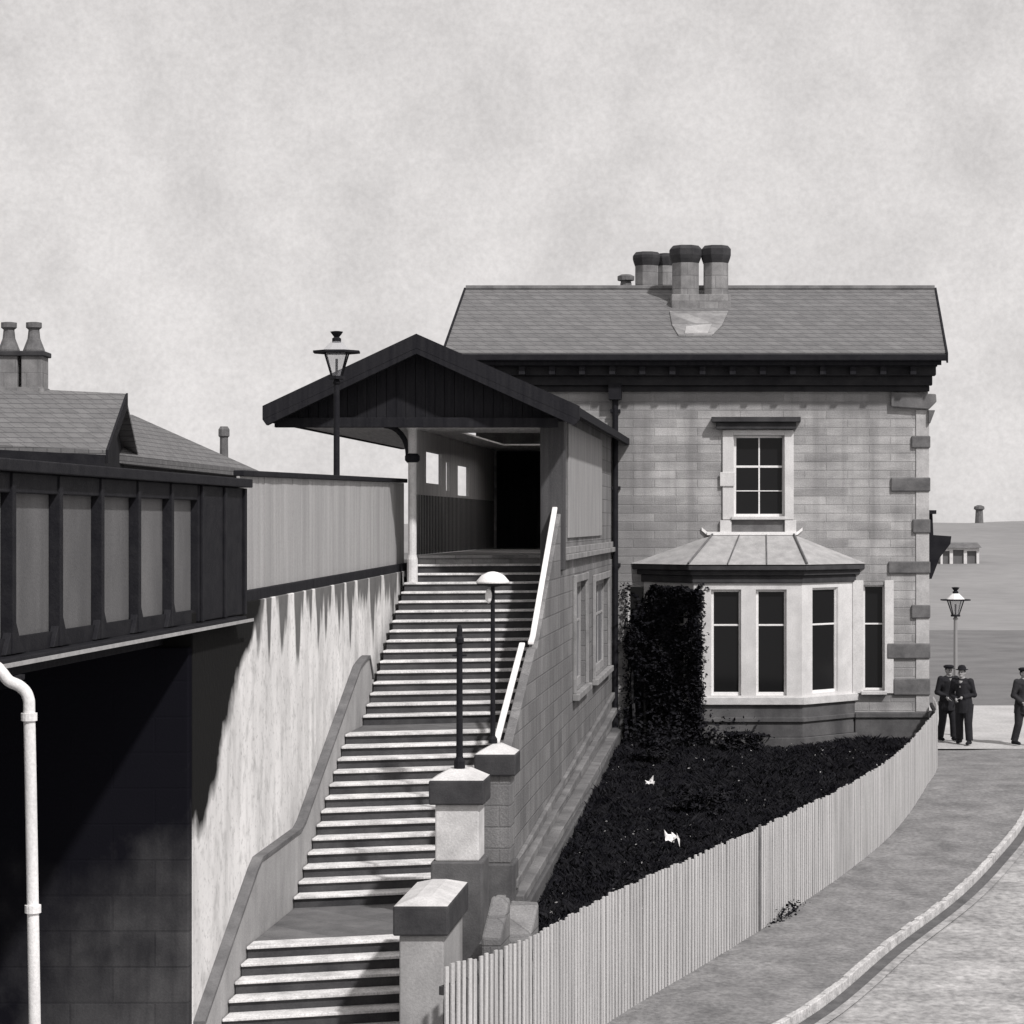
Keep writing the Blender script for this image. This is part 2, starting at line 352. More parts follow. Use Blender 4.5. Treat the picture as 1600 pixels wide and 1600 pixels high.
for i in range(15):
    x = HL+.35+i*.66
    b = MB(dsh); b.box(x, x+.13, ye+.07, H-.345, ze-.40, ze-.225); b.build('eaves_bracket', M['timber'], house)
for s in (0, 1):
    vb = MB(dsh); x = rr0-.045 if s == 0 else rr1+.005
    vb.extr([(x, ye-.1, ze-.16), (x, yr, zr-.06), (x, yr, zr+.1), (x, ye-.1, ze+.06)], [(x+.04, ye-.1, ze-.16), (x+.04, yr, zr-.06), (x+.04, yr, zr+.1), (x+.04, ye-.1, ze+.06)])
    vb.build('bargeboard', M['timber'], house)
kn = MB(dsh); kn.xz([(hx(1392), hz(636)), (hx(1451), hz(640)), (hx(1463), hz(628)), (hx(1462), hz(616)), (hx(1392), hz(613))], H-.12, H-.002); kn.xz([(hx(1450), hz(662)), (hx(1453), hz(662)), (hx(1461), hz(641)), (hx(1450), hz(641))], H-.10, H+.3); kn.build('corbel', M['quoin'], house, bevel=.02)
# quoins: long and short blocks up the right corner
for i, (x0, y0, y1) in enumerate([(1424, 681, 700), (1392, 746, 768), (1426, 811, 833), (1388, 877, 896), (1424, 945, 966), (1386, 1005, 1029), (1396, 1060, 1086)]):
    q = MB(dsh); q.box(hx(x0), HR+.05, H-.06, H+.25, hz(y1), hz(y0)); q.build('quoin', M['quoin'], house, bevel=.025)
cs = MB(dsh); cs.box(hx(1431), HR+.025, H-.025, H+.2, hz(1112), hz(640)); cs.build('corner_strip', M['trim'], house, bevel=.01)

def sash(mp, u0, u1, z0, z1, parent, vbars=0, zbars=(), fw=.055, pane='glass', frame='white', name='window'):
    """mp(u, d, z): d = metres behind the wall face"""
    f = MB(lambda p: mp(*p)); bx = lambda a, b, c, d, e, g: f.box(a, b, c, d, e, g)
    bx(u0, u0+fw, .10, .18, z0, z1); bx(u1-fw, u1, .10, .18, z0, z1); bx(u0+fw, u1-fw, .10, .18, z1-fw, z1); bx(u0+fw, u1-fw, .10, .18, z0, z0+fw*1.3)
    for i in range(vbars):
        c = u0+(u1-u0)*(i+1)/(vbars+1); bx(c-.017, c+.017, .125, .165, z0+fw*1.3, z1-fw)
    for zb, h in zbars: bx(u0+fw, u1-fw, .12, .17, zb-h/2, zb+h/2)
    o = f.build(name, M[frame], parent, bevel=.006)
    p = MB(lambda q: mp(*q)); p.box(u0+fw*.5, u1-fw*.5, .145, .15, z0+fw*.5, z1-fw*.5); p.build('pane', M[pane], o if parent.parent is None else parent)
    return o
hm = lambda u, d, z: dsh((u, H+d, z))
wu = sash(hm, *up, house, 1, ((hz(729), .05), (hz(767), .022)))
tag(wu, 'upper sash window with six dark panes under a stone hood')
ar = MB(dsh); ar.box(hx(1129), up[0], H-.05, H-.002, hz(812), hz(672)); ar.box(up[1], hx(1240), H-.05, H-.002, hz(812), hz(672)); ar.box(up[0], up[1], H-.05, H-.002, up[3], hz(672))
ar.box(hx(1125), hx(1148), H-.08, H-.05-.002, hz(760), hz(738)); ar.box(hx(1125), hx(1143), H-.08, H-.002, hz(838), hz(813)); ar.box(hx(1226), hx(1244), H-.08, H-.002, hz(838), hz(813))
ar.build('architrave', M['baystone'], house, bevel=.012)
hd = MB(dsh); hd.box(hx(1112), hx(1251), H-.26, H-.002, hz(660), hz(652)); hd.box(hx(1119), hx(1244), H-.18, H-.002, hz(671), hz(660)-.002); hd.build('window_hood', M['band'], house, bevel=.015)
sl = MB(dsh); sl.box(hx(1143), hx(1227), H-.12, H+.12, hz(812), hz(807)); sl.build('window_sill', M['coping'], wu, bevel=.01)
ap = MB(dsh); ap.box(hx(1143.5), hx(1225.5), H-.03, H-.002, hz(833), hz(813)); ap.build('apron_panel', M['quoin'], house)
wn2 = sash(hm, *nar, house, 0, ((hz(975), .035),), fw=.04); tag(wn2, 'narrow sash window right of the bay')
wl2 = sash(hm, *lft, house, 0, ((hz(975), .035),), fw=.045); tag(wl2, 'sash window half hidden by the tall shrub')
for (a, b) in ((nar[0]-.24, nar[0]), (nar[1], nar[1]+.2)):
    j = MB(dsh); j.box(a, b, H-.04, H-.002, nar[2]-.06, nar[3]+.1); j.build('window_jamb', M['baystone'], house, bevel=.01)
j = MB(dsh); j.box(nar[0]-.05, nar[1]+.05, H-.13, H+.1, nar[2]-.085, nar[2]-.003); j.build('window_sill', M['coping'], wn2, bevel=.01)
# bay window
bay = MB(dsh); B = H-1.2; sb = F/B; bx = lambda px: (px-800)/sb; bz = lambda py: (818-py)/sb
c0, c1 = bx(1094), bx(1263); e0, e1 = c0-1.15, c1+1.15
Zb, Zt = -5.2, bz(897)
W1 = (bx(1121), bx(1168), bz(1087), bz(921)); W2 = (bx(1191), bx(1239), bz(1087), bz(921))
bay.wall(c0, c1, Zb, Zt, [W1, W2], lambda u, z, d: (u, B+.2*d, z))
cant = lambda t, z, d: (c1+(e1-c1)*t-.14*d, B+1.2*t+.14*d*(1-t), z); cantl = lambda t, z, d: (c0+(e0-c0)*t+.14*d, B+1.2*t+.14*d*(1-t), z)
CW = (.20, .70, bz(1085), bz(919))
for c in (cant, cantl): bay.wall(0, 1, Zb, Zt, [CW], c)
bw_ = bay.build('bay_window', M['baystone'], house); tag(bw_, 'canted stone bay with tall white sash windows and a lead roof')
bm_ = lambda u, d, z: dsh((u, B+d*.8, z))
for W in (W1, W2): sash(bm_, *W, bw_, 0, ((bz(977), .04),), fw=.055, name='window_frame')
L_ = math.hypot(e1-c1, 1.2)
def cmap(sign):
    cx, ex = (c1, e1) if sign > 0 else (c0, e0); nx, ny = sign*1.2/L_, -(1.15)/L_
    return lambda u, d, z: dsh((cx+(ex-cx)*u/L_-nx*d*.6, B+1.2*u/L_-ny*d*.6, z))
for s in (1, -1): sash(cmap(s), CW[0]*L_, CW[1]*L_, CW[2], CW[3], bw_, 0, ((bz(977), .04),), fw=.05, name='window_frame')
def baypoly(g): return [(e0-g*1.3, H), (c0-g*.5, B-g), (c1+g*.5, B-g), (e1+g*1.3, H)]
cn = MB(dsh); cn.xy(baypoly(.20), bz(891), bz(883)); cn.xy(baypoly(.12), bz(899), bz(891)-.002); cn.xy(baypoly(.05), bz(911), bz(899)-.002); cn.build('cornice', M['band'], bw_, bevel=.015)
si = MB(dsh); si.xy(baypoly(.10), bz(1101), bz(1089)); si.build('sill', M['coping'], bw_, bevel=.012)
ba = MB(dsh); ba.xy(baypoly(.03), bz(1152), bz(1101)-.002); ba.xy(baypoly(.12), Zb, bz(1152)-.002); ba.xy(baypoly(.08), bz(1128), bz(1121)); ba.build('base', M['darkstone'], bw_, bevel=.012)
zr0, zt0 = bz(882), hz(836); tx0, tx1 = hx(1112), hx(1242); gg = baypoly(.22)
br_ = MB(dsh); P0 = [(x, y, zr0) for x, y in gg]; T = [(tx0, H, zt0), (tx0+.02, H-.12, zt0-.01), (tx1-.02, H-.12, zt0-.01), (tx1, H, zt0)]
br_.add(P0+T, [(0, 1, 5, 4), (1, 2, 6, 5), (2, 3, 7, 6), (4, 5, 6, 7), (3, 2, 1, 0), (0, 4, 7, 3)]); br_.build('bay_roof', M['lead'], bw_)
ro = MB(dsh); up_ = lambda p, h=.03: (p[0], p[1], p[2]+h)
for i in (1, 2): ro.tube([up_(P0[i]), up_(T[i])], .025, 6)
for t in (.33, .66): ro.tube([up_(Vector(P0[1]).lerp(Vector(P0[2]), t), .012), up_(Vector(T[1]).lerp(Vector(T[2]), t), .012)], .016, 6)
ro.build('lead_roll', M['quoin'], bw_)
fl = MB(dsh); fl.box(tx0-.1, tx1+.05, H-.13, H-.002, zt0+.0, zt0+.07); fl.hexa([(tx0-.22, H-.05, zt0+.1), (tx0-.1, H-.05, zt0), (tx0-.1, H-.003, zt0), (tx0-.22, H-.003, zt0+.1), (tx0-.22, H-.05, zt0+.17), (tx0-.1, H-.05, zt0+.07), (tx0-.1, H-.003, zt0+.07), (tx0-.22, H-.003, zt0+.17)])
fl.hexa([(tx1+.05, H-.05, zt0), (tx1+.17, H-.05, zt0+.1), (tx1+.17, H-.003, zt0+.1), (tx1+.05, H-.003, zt0), (tx1+.05, H-.05, zt0+.07), (tx1+.17, H-.05, zt0+.17), (tx1+.17, H-.003, zt0+.17), (tx1+.05, H-.003, zt0+.07)]); fl.build('lead_flashing', M['white'], bw_)
# downpipe at the porch corner
dp = MB(dsh); X = hx(962); dp.tube([(X, H-.12, hz(612)), (X, H-.12, hz(1150))], .065, 10); 
for z in (640, 760, 880, 1000, 1110): dp.box(X-.11, X+.11, H-.16, H-.002, hz(z+5), hz(z))
dp.box(X-.14, X+.14, H-.27, H-.03, hz(625), hz(600)); dp.build('downpipe', M['iron'], house, smooth=False)
# dark oriel-like box bracketed to the far side wall
orl = MB(dsh); X0 = HR
orl.xz([(X0, hz(905)), (X0+.10, hz(905)), (X0+.28, hz(872)), (X0+.52, hz(850)), (X0+.54, hz(838)), (X0+.14, hz(836)), (X0+.12, hz(800)), (X0, hz(800))], H+.3, H+1.1)
orl.box(X0-.02, X0+.2, H+.2, H+.7, hz(803), hz(797)); orl.build('side_bracket', M['iron'], house)
# chimneys
def shaft(mb, cx, cy, w, z0, z1, cap):
    r = w/2*1.08
    mb.lathe((cx, cy, 0), [(r, z0), (r, z1)], 8, .5); return (cx, cy, r, z1, cap)
def chimney(specs, Y, base=None):
    k = F/Y; X = lambda px: (px-800)/k; Z = lambda py: (818-py)/k
    c = MB(flat); cap = MB(flat)
    for (p0, p1, top, bot, ch) in specs:
        cx, r = (X(p0)+X(p1))/2, (X(p1)-X(p0))/2
        c.lathe((cx, Y, 0), [(r*1.16, Z(bot)), (r*1.16, Z(top+ch)+.02)], 8, .5)
        cap.lathe((cx, Y, 0), [(r*1.17, Z(top+ch)), (r*1.32, Z(top+ch)+.1), (r*1.40, Z(top+ch)+.18), (r*1.40, Z(top)-.09), (r*1.12, Z(top)-.01), (r*.7, Z(top))], 8, .5)
    if base: c.box(X(base[0]), X(base[1]), Y-base[4], Y+base[4], Z(base[3]), Z(base[2]))
    s = c.build('chimney_stack', M['chim'], roof, bevel=.015); cap.build('chimney_cap', M['chimcap'], roof, bevel=.01); return s
chimney([(994, 1027, 394, 470, 22), (1029, 1050, 396, 470, 20)], 55.2)
chimney([(1052, 1090, 384, 475, 28), (1101, 1136, 384, 475, 28)], 53.2, (1048, 1140, 462, 512, .34))
k = F/54.6; pt = MB(flat); pt.lathe(((978-800)/k, 54.6, (818-462)/k), [(.17, 0), (.13, .3), (.12, .34), (.2, .36), (.2, .46), (.12, .5)], 12); pt.build('chimney_pot', M['pot'], roof, smooth=False)
# lead flashing at the foot of the front stack
def onroof(px, t, up=.09): 
    y = ye+(yr-ye)*t; z = ze+(zr-ze)*t+up; return ((px-800)/F*y, y, z)
fs_ = MB(flat); q5 = [(1046, .62), (1138, .62), (1128, .40), (1112, .24), (1060, .24), (1050, .40)]
fs_.extr([onroof(a_, b_, .07) for a_, b_ in q5], [onroof(a_, b_, .105) for a_, b_ in q5]); fs_.build('chimney_flashing', M['chim'], roof, bevel=.01)
fs_ = MB(flat); q5 = [(1072, .36), (1112, .40), (1106, .26), (1070, .26)]
fs_.extr([onroof(a_, b_, .107) for a_, b_ in q5], [onroof(a_, b_, .125) for a_, b_ in q5]); fs_.build('lead_apron', M['lead'], roof)

# ------------------------------------------------------------------ stairs
TZ0, TY0, R_, T_ = -.545, 39.5, .145, .30
SK = .28        # the steps run slightly askew between the walls
def stp(p): return (XL(p[1]) + p[0], p[1] + SK*(p[0]-1.1), p[2] + E)
st = empty('staircase', (XL(33)+1.1, 33, E-4.9), 'long flight of stone steps with pale worn treads climbing to the porch', 'staircase')
noses = []; y = TY0; z = TZ0
for i in range(37):
    noses.append((y, z)); z -= R_; y -= T_
    if i == 16: y -= 1.15
    if i == 29: y -= 2.35
rs = random.Random(5)
for i, (y, z) in enumerate(noses):
    yb = noses[i-1][0] if i else 52.2
    wdt = 2.28 if i < 30 else 1.95
    if i in (0,):
        s = MB(stp); s.box(-.05, wdt, y+.02, 50.6, z-.5, z-.05); o = s.build('porch_floor', M['landing'], st)
        t = MB(stp); t.box(-.05, wdt, y-.015, 50.6, z-.05, z); t.build('flagstones', M['landing'], o); continue
    land = i in (17, 30)
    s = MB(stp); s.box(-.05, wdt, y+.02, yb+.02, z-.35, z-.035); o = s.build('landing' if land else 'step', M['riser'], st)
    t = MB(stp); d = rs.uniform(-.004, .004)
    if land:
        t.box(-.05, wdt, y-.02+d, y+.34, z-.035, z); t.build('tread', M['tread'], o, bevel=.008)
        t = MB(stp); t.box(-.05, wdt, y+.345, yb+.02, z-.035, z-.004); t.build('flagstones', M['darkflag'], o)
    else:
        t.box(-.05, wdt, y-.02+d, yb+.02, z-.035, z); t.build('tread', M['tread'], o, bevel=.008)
st_under = MB(stp)
def nose_z(y):
    for i in range(len(noses)-1):
        (ya, za), (yb, zb) = noses[i], noses[i+1]
        if yb <= y <= ya: return zb + (za-zb)*max(0, min(1, (y-max(yb, ya-T_*1.0-9))/(ya-yb))) if ya-yb < .5 else (zb if y < ya-.3 else zb+(za-zb)*(y-(ya-.3))/.3)
    return noses[0][1] if y > noses[0][0] else noses[-1][1]

# ------------------------------------------------------------------ left retaining wall and its dado
WT = lambda y: -.93+.01*(y-27.2)
lw = empty('retaining_wall', (XL(30)-.3, 30, E-6), 'bright limewashed wall along the left side of the stairs with dark drips', 'wall')
M['whitewall_'] = mat('streaked limewashed render', .74, .9, .12, 1.4, (1, 1, .35), streak=.6, streak_col=.34,
    soot_shade=None)
M['drip'] = None
q = MB(shear); q.yz([(24.66, -8.2), (51, -8.2), (51, -.74), (39.9, -.8), (24.66, WT(24.66))], -.75, -.14)
# limewash with drips running down from the fence and painted shade beside the girder bearing
def limewash():
    m = bpy.data.materials.new('limewash with drips'); m.use_nodes = True; N, L = m.node_tree.nodes, m.node_tree.links; b = N['Principled BSDF']; b.inputs['Roughness'].default_value = .95; b.inputs['Specular IOR Level'].default_value = .08
    g = N.new('ShaderNodeNewGeometry'); sp = N.new('ShaderNodeSeparateXYZ'); L.new(g.outputs['Position'], sp.inputs[0])
    def nz(scale, st, det=5):
        mp = N.new('ShaderNodeMapping'); mp.inputs['Scale'].default_value = st; L.new(g.outputs['Position'], mp.inputs[0])
        n = N.new('ShaderNodeTexNoise'); n.inputs['Scale'].default_value = scale; n.inputs['Detail'].default_value = det; L.new(mp.outputs[0], n.inputs['Vector']); return n.outputs[0]
    def rng(s, a, b_, c, d, smooth=False):
        r = N.new('ShaderNodeMapRange'); L.new(s, r.inputs[0])
        for i, v in enumerate((a, b_, c, d)): r.inputs[i+1].default_value = v
        return r.outputs[0]
    def op(o, a, b_):
        r = N.new('ShaderNodeMath'); r.operation = o
        for i, v in enumerate((a, b_)):
            if hasattr(v, 'is_output'): L.new(v, r.inputs[i])
            else: r.inputs[i].default_value = v
        return r.outputs[0]
    def mix(f, a, b_):
        r = N.new('ShaderNodeMix'); L.new(f, r.inputs[0])
        for i, v in ((2, a), (3, b_)):
            if hasattr(v, 'is_output'): L.new(v, r.inputs[i])
            else: r.inputs[i].default_value = v
        return r.outputs[0]
    base = rng(nz(1.5, (1, 1, .3), 6), .3, .7, .62, .84)
    base = mix(rng(nz(1.3, (2.2, 2.2, .4), 8), .48, .7, 0, .6), base, .40)
    base = mix(rng(nz(5, (1, 1, .8), 8), .52, .7, 0, .5), base, .36)
    base = mix(rng(nz(16, (1, 1, 1), 6), .58, .7, 0, .5), base, .3)
    # drips: a row of dark tongues, their length varies along the wall
    ln = op('ADD', rng(nz(1.0, (0, 2.1, 0), 1), .36, .66, -.22, 1.0), rng(nz(6, (1, 1, .35), 4), .3, .7, -.10, .10))
    dep = op('SUBTRACT', E-.86, sp.outputs[2])
    base = mix(rng(op('SUBTRACT', ln, dep), -.10, .16, 0, .88), base, .075)
    # shade under the girder painted in, from the corner up along a slanting edge
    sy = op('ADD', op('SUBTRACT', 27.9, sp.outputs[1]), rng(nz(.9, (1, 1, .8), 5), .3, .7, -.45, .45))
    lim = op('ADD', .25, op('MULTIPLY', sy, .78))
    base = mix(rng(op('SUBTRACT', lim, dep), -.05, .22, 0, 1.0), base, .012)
    cc = N.new('ShaderNodeCombineColor')
    for i, k in enumerate((1, .985, .975)): L.new(op('MULTIPLY', base, k), cc.inputs[i])
    L.new(cc.outputs[0], b.inputs['Base Color'])
    bp = N.new('ShaderNodeBump'); bp.inputs['Strength'].default_value = .3; bp.inputs['Distance'].default_value = .02; L.new(nz(18, (1, 1, .6), 6), bp.inputs['Height']); L.new(bp.outputs[0], b.inputs['Normal'])
    return m
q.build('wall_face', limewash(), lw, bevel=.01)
# dado: a low rendered stringer with a thin dark cap, following the two flights
key = [(24.67, -5.38), (27.45, -4.03), (29.95, -3.99), (34.2, -2.16), (34.8, -2.06), (35.0, -2.05)]
dtop = []
for k in range(41):
    y = 24.67 + (35.0-24.67)*k/40; q0 = max(q for q in key if q[0] <= y+1e-6); q1 = min([q for q in key if q[0] > y+1e-6] or [key[-1]])
    dtop.append((y, q0[1] if q1[0] == q0[0] else q0[1]+(q1[1]-q0[1])*(y-q0[0])/(q1[0]-q0[0])))
def sm(P):
    return [((P[max(i-1, 0)][0]+2*P[i][0]+P[min(i+1, len(P)-1)][0])/4, (P[max(i-1, 0)][1]+2*P[i][1]+P[min(i+1, len(P)-1)][1])/4) for i in range(len(P))]
M['dado'] = mat('grey render dado', .34, .9, .22, 2, (1, 1, .5), streak=.35, streak_col=.2)
d = MB(shear); d.yz([(24.67, -8.1)] + dtop[::1] + [(35.25, dtop[-1][1]-.3), (35.25, -8.1)], -.139, -.03); dd = d.build('dado', M['dado'], lw)
cpb = MB(shear)
for i in range(len(dtop)-1):
    (ya, za), (yb, zb) = dtop[i], dtop[i+1]
    cpb.hexa([(-.138, ya, za+.002), (-.01, ya, za+.002), (-.01, yb, zb+.002), (-.138, yb, zb+.002), (-.138, ya, za+.05), (-.01, ya, za+.05), (-.01, yb, zb+.05), (-.138, yb, zb+.05)])
cpb.hexa([(-.138, dtop[-1][0], dtop[-1][1]+.002), (-.01, dtop[-1][0], dtop[-1][1]+.002), (-.01, 35.32, dtop[-1][1]-.34), (-.138, 35.32, dtop[-1][1]-.34), (-.138, dtop[-1][0], dtop[-1][1]+.05), (-.01, dtop[-1][0], dtop[-1][1]+.05), (-.01, 35.36, dtop[-1][1]-.3), (-.138, 35.36, dtop[-1][1]-.3)])
cpb.build('dado_cap', M['quoin'], dd)

# ------------------------------------------------------------------ board fence on the wall
bf = empty('board_fence', (XL(33)-.2, 33, E-.9), 'tall close boarded fence on top of the limewashed wall', 'fence')
r = random.Random(11); y = 27.22; bm2 = MB(shear)
while y < 39.6:
    wd = .17; bm2.box(-.26+r.uniform(-.006, .006), -.225+r.uniform(-.004, .004), y, y+wd-.006, WT(y)+.10, .56+.011*(y-27.2)); y += wd
bm2.build('boards', M['boards'], bf)
c = MB(shear); c.yz([(27.22, .56), (39.65, .70), (39.65, .77), (27.22, .63)], -.30, -.17); c.build('top_rail', M['timber'], bf, bevel=.01)
c = MB(shear); c.yz([(27.22, WT(27.2)-.02), (39.65, WT(39.65)-.02), (39.65, WT(39.65)+.13), (27.22, WT(27.2)+.13)], -.30, -.17); c.build('bottom_rail', M['timber'], bf, bevel=.01)
for y in (29.4, 32.2, 35, 37.8):
    c = MB(shear); c.box(-.36, -.265, y, y+.1, WT(y), .5); c.build('post', M['timber'], bf)

# ------------------------------------------------------------------ girder bridge
gb = empty('railway_bridge', (XL(20)-.2, 20, E-1.1), 'dark iron plate girder bridge with tall upright stiffeners crossing at left', 'bridge')
GA = -.2
wb = MB(shear); wb.box(GA-.03, GA, 8, 24.8, -1.06, .33); wb.build('web_plate', M['girder'], gb)
tf = MB(shear); tf.box(GA-.22, GA+.17, 8, 27.05, .42, .52); tf.box(GA-.03, GA+.08, 8, 24.8, .25, .42-.002); tf.build('top_flange', M['iron'], gb, bevel=.01)
bfg = MB(shear); bfg.box(GA-.25, GA+.2, 8, 26.6, -1.14, -1.07); bfg.build('bottom_flange', M['iron'], gb, bevel=.01)
lip = MB(shear); lip.box(GA+.202, GA+.215, 8, 26.9, -1.14, -1.105); lip.build('flange_edge', M['boards'], gb)
an = MB(shear); an.yz([(8, -1.068), (24.8, -1.068), (24.8, -.93), (8, -.93)], GA+.002, GA+.05); an.build('angle_iron', M['iron'], gb)
for k in range(10):
    y = 23.7 - 1.25*k
    s = MB(shear); s.box(GA+.001, GA+.10, y-.065, y+.03, -1.06, .41); s.yz([(y+.03, -1.06), (y+.32, -1.06), (y+.18, -.98), (y+.03, -.76)], GA+.02, GA+.09); s.yz([(y-.065, -1.06), (y-.2, -1.06), (y-.065, -.88)], GA+.02, GA+.09); s.build('stiffener', M['iron'], gb, bevel=.006)
ep = MB(shear); ep.box(GA-.22, GA+.09, 24.8, 27.0, -1.06, .415); ep.build('end_pilaster', M['iron'], gb, bevel=.012)
for y in (24.85, 25.9, 26.88):
    s = MB(shear); s.box(GA+.091, GA+.12, y, y+.1, -1.06, .41); s.build('pilaster_strip', M['iron'], gb, bevel=.006)
dk = MB(shear); dk.box(-9, GA-.26, 8, 27, -1.3, -1.0); dk.build('deck', M['timber'], gb)
for a in (-8.5, -6.4, -4.3, -2.2):
    s = MB(shear); s.box(a-.15, a+.15, 8, 24.6, -1.75, -1.31); s.build('cross_beam', M['iron'], gb)
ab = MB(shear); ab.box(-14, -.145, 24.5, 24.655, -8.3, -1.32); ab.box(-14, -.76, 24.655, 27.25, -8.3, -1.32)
tag(ab.build('bridge_abutment', M['abut'], bevel=.02), 'dark masonry abutment under the iron bridge with shade painted into its colour', 'abutment')
# white pipe hanging off the bridge
pp = MB(lambda p: p); Y = 18.0
path = smooth_poly([at(-70, 1034, Y), at(-12, 1040, Y), at(2, 1050, Y), at(14, 1064, Y), at(32, 1073, Y), at(44, 1090, Y), at(46, 1130, Y), at(50, 1340, Y), at(54.5, 1610, Y), at(58, 1840, Y)], 6)
pp.tube(path, .047, 14)
M['pipe'] = mat('weathered white paint', .74, .7, .16, 3, (1, 1, .4), streak=.4, streak_col=.4, bump=.2); po = empty('drainpipe', at(55, 1840, Y), 'white painted drainpipe bent down in front of the dark bridge', 'pipe'); pp.build('pipe', M['pipe'], po, smooth=True)
for py in (1120, 1420):
    c = MB(lambda p: p); p = at(45.5+(py-1120)*.02, py, Y); c.lathe(p, [(.05, -.03), (.064, -.03), (.064, .03), (.05, .03)], 14); c.build('pipe_collar', M['pipe'], po)

br = MB(lambda p: p); p = at(20, 1062, Y); br.box(p.x-.02, p.x+.02, Y, Y+.35, p.z-.02, p.z+.02); br.build('pipe_bracket', M['iron'], po)

# ------------------------------------------------------------------ porch
pc = empty('entrance_porch', (XL(40)+1.1, 40, E-.6), 'dark timber gabled porch roof over the head of the stairs', 'porch')
YF, YB = 37.0, 51.0
aL, aM, aR, zE, zA, zR = -2.04, .38, 2.95, 1.86, 3.0, 1.86
pr = MB(shear)
pr.hexa([(aL, YF+.08, zE), (aM, YF+.08, zA), (aM, YB-.01, zA), (aL, YB-.01, zE), (aL, YF+.08, zE-.09), (aM, YF+.08, zA-.09), (aM, YB-.01, zA-.09), (aL, YB-.01, zE-.09)])
RL = (41.2, 47.8, .75, 1.95)       # rooflight added in the unseen right-hand slope to light the porch inside
zs_ = lambda a: zA+(zR-zA)*(a-aM)/(aR-aM)
pr.wall(YF+.08, YB-.01, aM+.001, aR, [RL], lambda u, v, d: (v, u, zs_(v)-.09*d))
prf = pr.build('porch_roof', M['darkslate'], pc)
m = bpy.data.materials.new('added roof glass'); m.use_nodes = True; n_ = m.node_tree.nodes; tl = n_.new('ShaderNodeBsdfTranslucent'); tl.inputs[0].default_value = (.8, .78, .77, 1); m.node_tree.links.new(tl.outputs[0], n_['Material Output'].inputs[0])
gp = MB(shear); gp.add([(RL[2]-.04, RL[0]-.04, zs_(RL[2])+.02), (RL[3]+.04, RL[0]-.04, zs_(RL[3])+.02), (RL[3]+.04, RL[1]+.04, zs_(RL[3])+.02), (RL[2]-.04, RL[1]+.04, zs_(RL[2])+.02)], [(0, 1, 2, 3)]); gp.build('added_rooflight_glass', m, prf)
gp = MB(shear)
for i in range(7): y = RL[0]+(RL[1]-RL[0])*i/6; gp.extr([(RL[2], y-.02, zs_(RL[2])-.04), (RL[3], y-.02, zs_(RL[3])-.04), (RL[3], y-.02, zs_(RL[3])+.015), (RL[2], y-.02, zs_(RL[2])+.015)], [(RL[2], y+.02, zs_(RL[2])-.04), (RL[3], y+.02, zs_(RL[3])-.04), (RL[3], y+.02, zs_(RL[3])+.015), (RL[2], y+.02, zs_(RL[2])+.015)])
gp.build('added_glazing_bars', M['offwhite'], prf)
for (a0, z0) in ((aL-.05, zE-.02), (aR+.05, zR-.02)):
    b = MB(shear); b.extr([(a0, YF, z0-.17), (aM, YF, zA-.18), (aM, YF, zA+.05), (a0, YF, z0+.05)], [(a0, YF+.08-.002, z0-.17), (aM, YF+.08-.002, zA-.18), (aM, YF+.08-.002, zA+.05), (a0, YF+.08-.002, z0+.05)]); b.build('bargeboard', M['timber'], pc)
    b = MB(shear); b.extr([(a0*.97, YF+.003, z0-.26), (aM, YF+.003, zA-.27), (aM, YF+.003, zA-.185), (a0, YF+.003, z0-.172)], [(a0*.97, YF+.14, z0-.26), (aM, YF+.14, zA-.27), (aM, YF+.14, zA-.185), (a0, YF+.14, z0-.172)]); b.build('barge_moulding', M['timber'], pc)
tp = MB(shear)
n = 30
for i in range(n):
    a0 = aL+.12+(aR-aL-.24)*i/n; a1 = aL+.12+(aR-aL-.24)*(i+1)/n-.008
    zz = lambda a: (zE+(zA-zE)*(a-aL)/(aM-aL) if a < aM else zR+(zA-zR)*(aR-a)/(aR-aM))-.12
    tp.extr([(a0, YF+.5, 1.66), (a1, YF+.5, 1.66), (a1, YF+.5, max(zz(a1), 1.67)), (a0, YF+.5, max(zz(a0), 1.67))], [(a0, YF+.53, 1.66), (a1, YF+.53, 1.66), (a1, YF+.53, max(zz(a1), 1.67)), (a0, YF+.53, max(zz(a0), 1.67))])
tp.xz([(aL+.2, 1.665), (aR-.2, 1.665), (aR-.2, zz(aR-.2)-.005), (aM, zz(aM)-.005), (aL+.2, zz(aL+.2)-.005)], YF+.534, YF+.55)
tp.build('gable_boarding', M['timber'], pc)
tb = MB(shear); tb.box(aL+.06, 2.62, YF+.38, YF+.49, 1.56, 1.72); tb.build('tie_beam', M['timber'], pc, bevel=.01)
sf = MB(shear); sf.box(aL+.05, -.1, YF+.54, YB-.02, 1.66, 1.69); sf.wall(YF+.54, YB-.02, -.02, 2.3, [(RL[0], RL[1], .55, 2.1)], lambda u, v, d: (v, u, 1.62+.03*d)); sf.build('ceiling', M['porchceil'], pc)  # ceiling opening added below the rooflight
ef = MB(shear); ef.box(aL-.03, aL+.045, YF+.09, YB-.02, 1.64, zE-.1); ef.build('eaves_fascia', M['timber'], pc)
ef = MB(shear); ef.box(aR-.05, aR+.03, YF+.15, YB-.02, zR-.12, zR+.02); ef.build('eaves_fascia', M['timber'], pc)
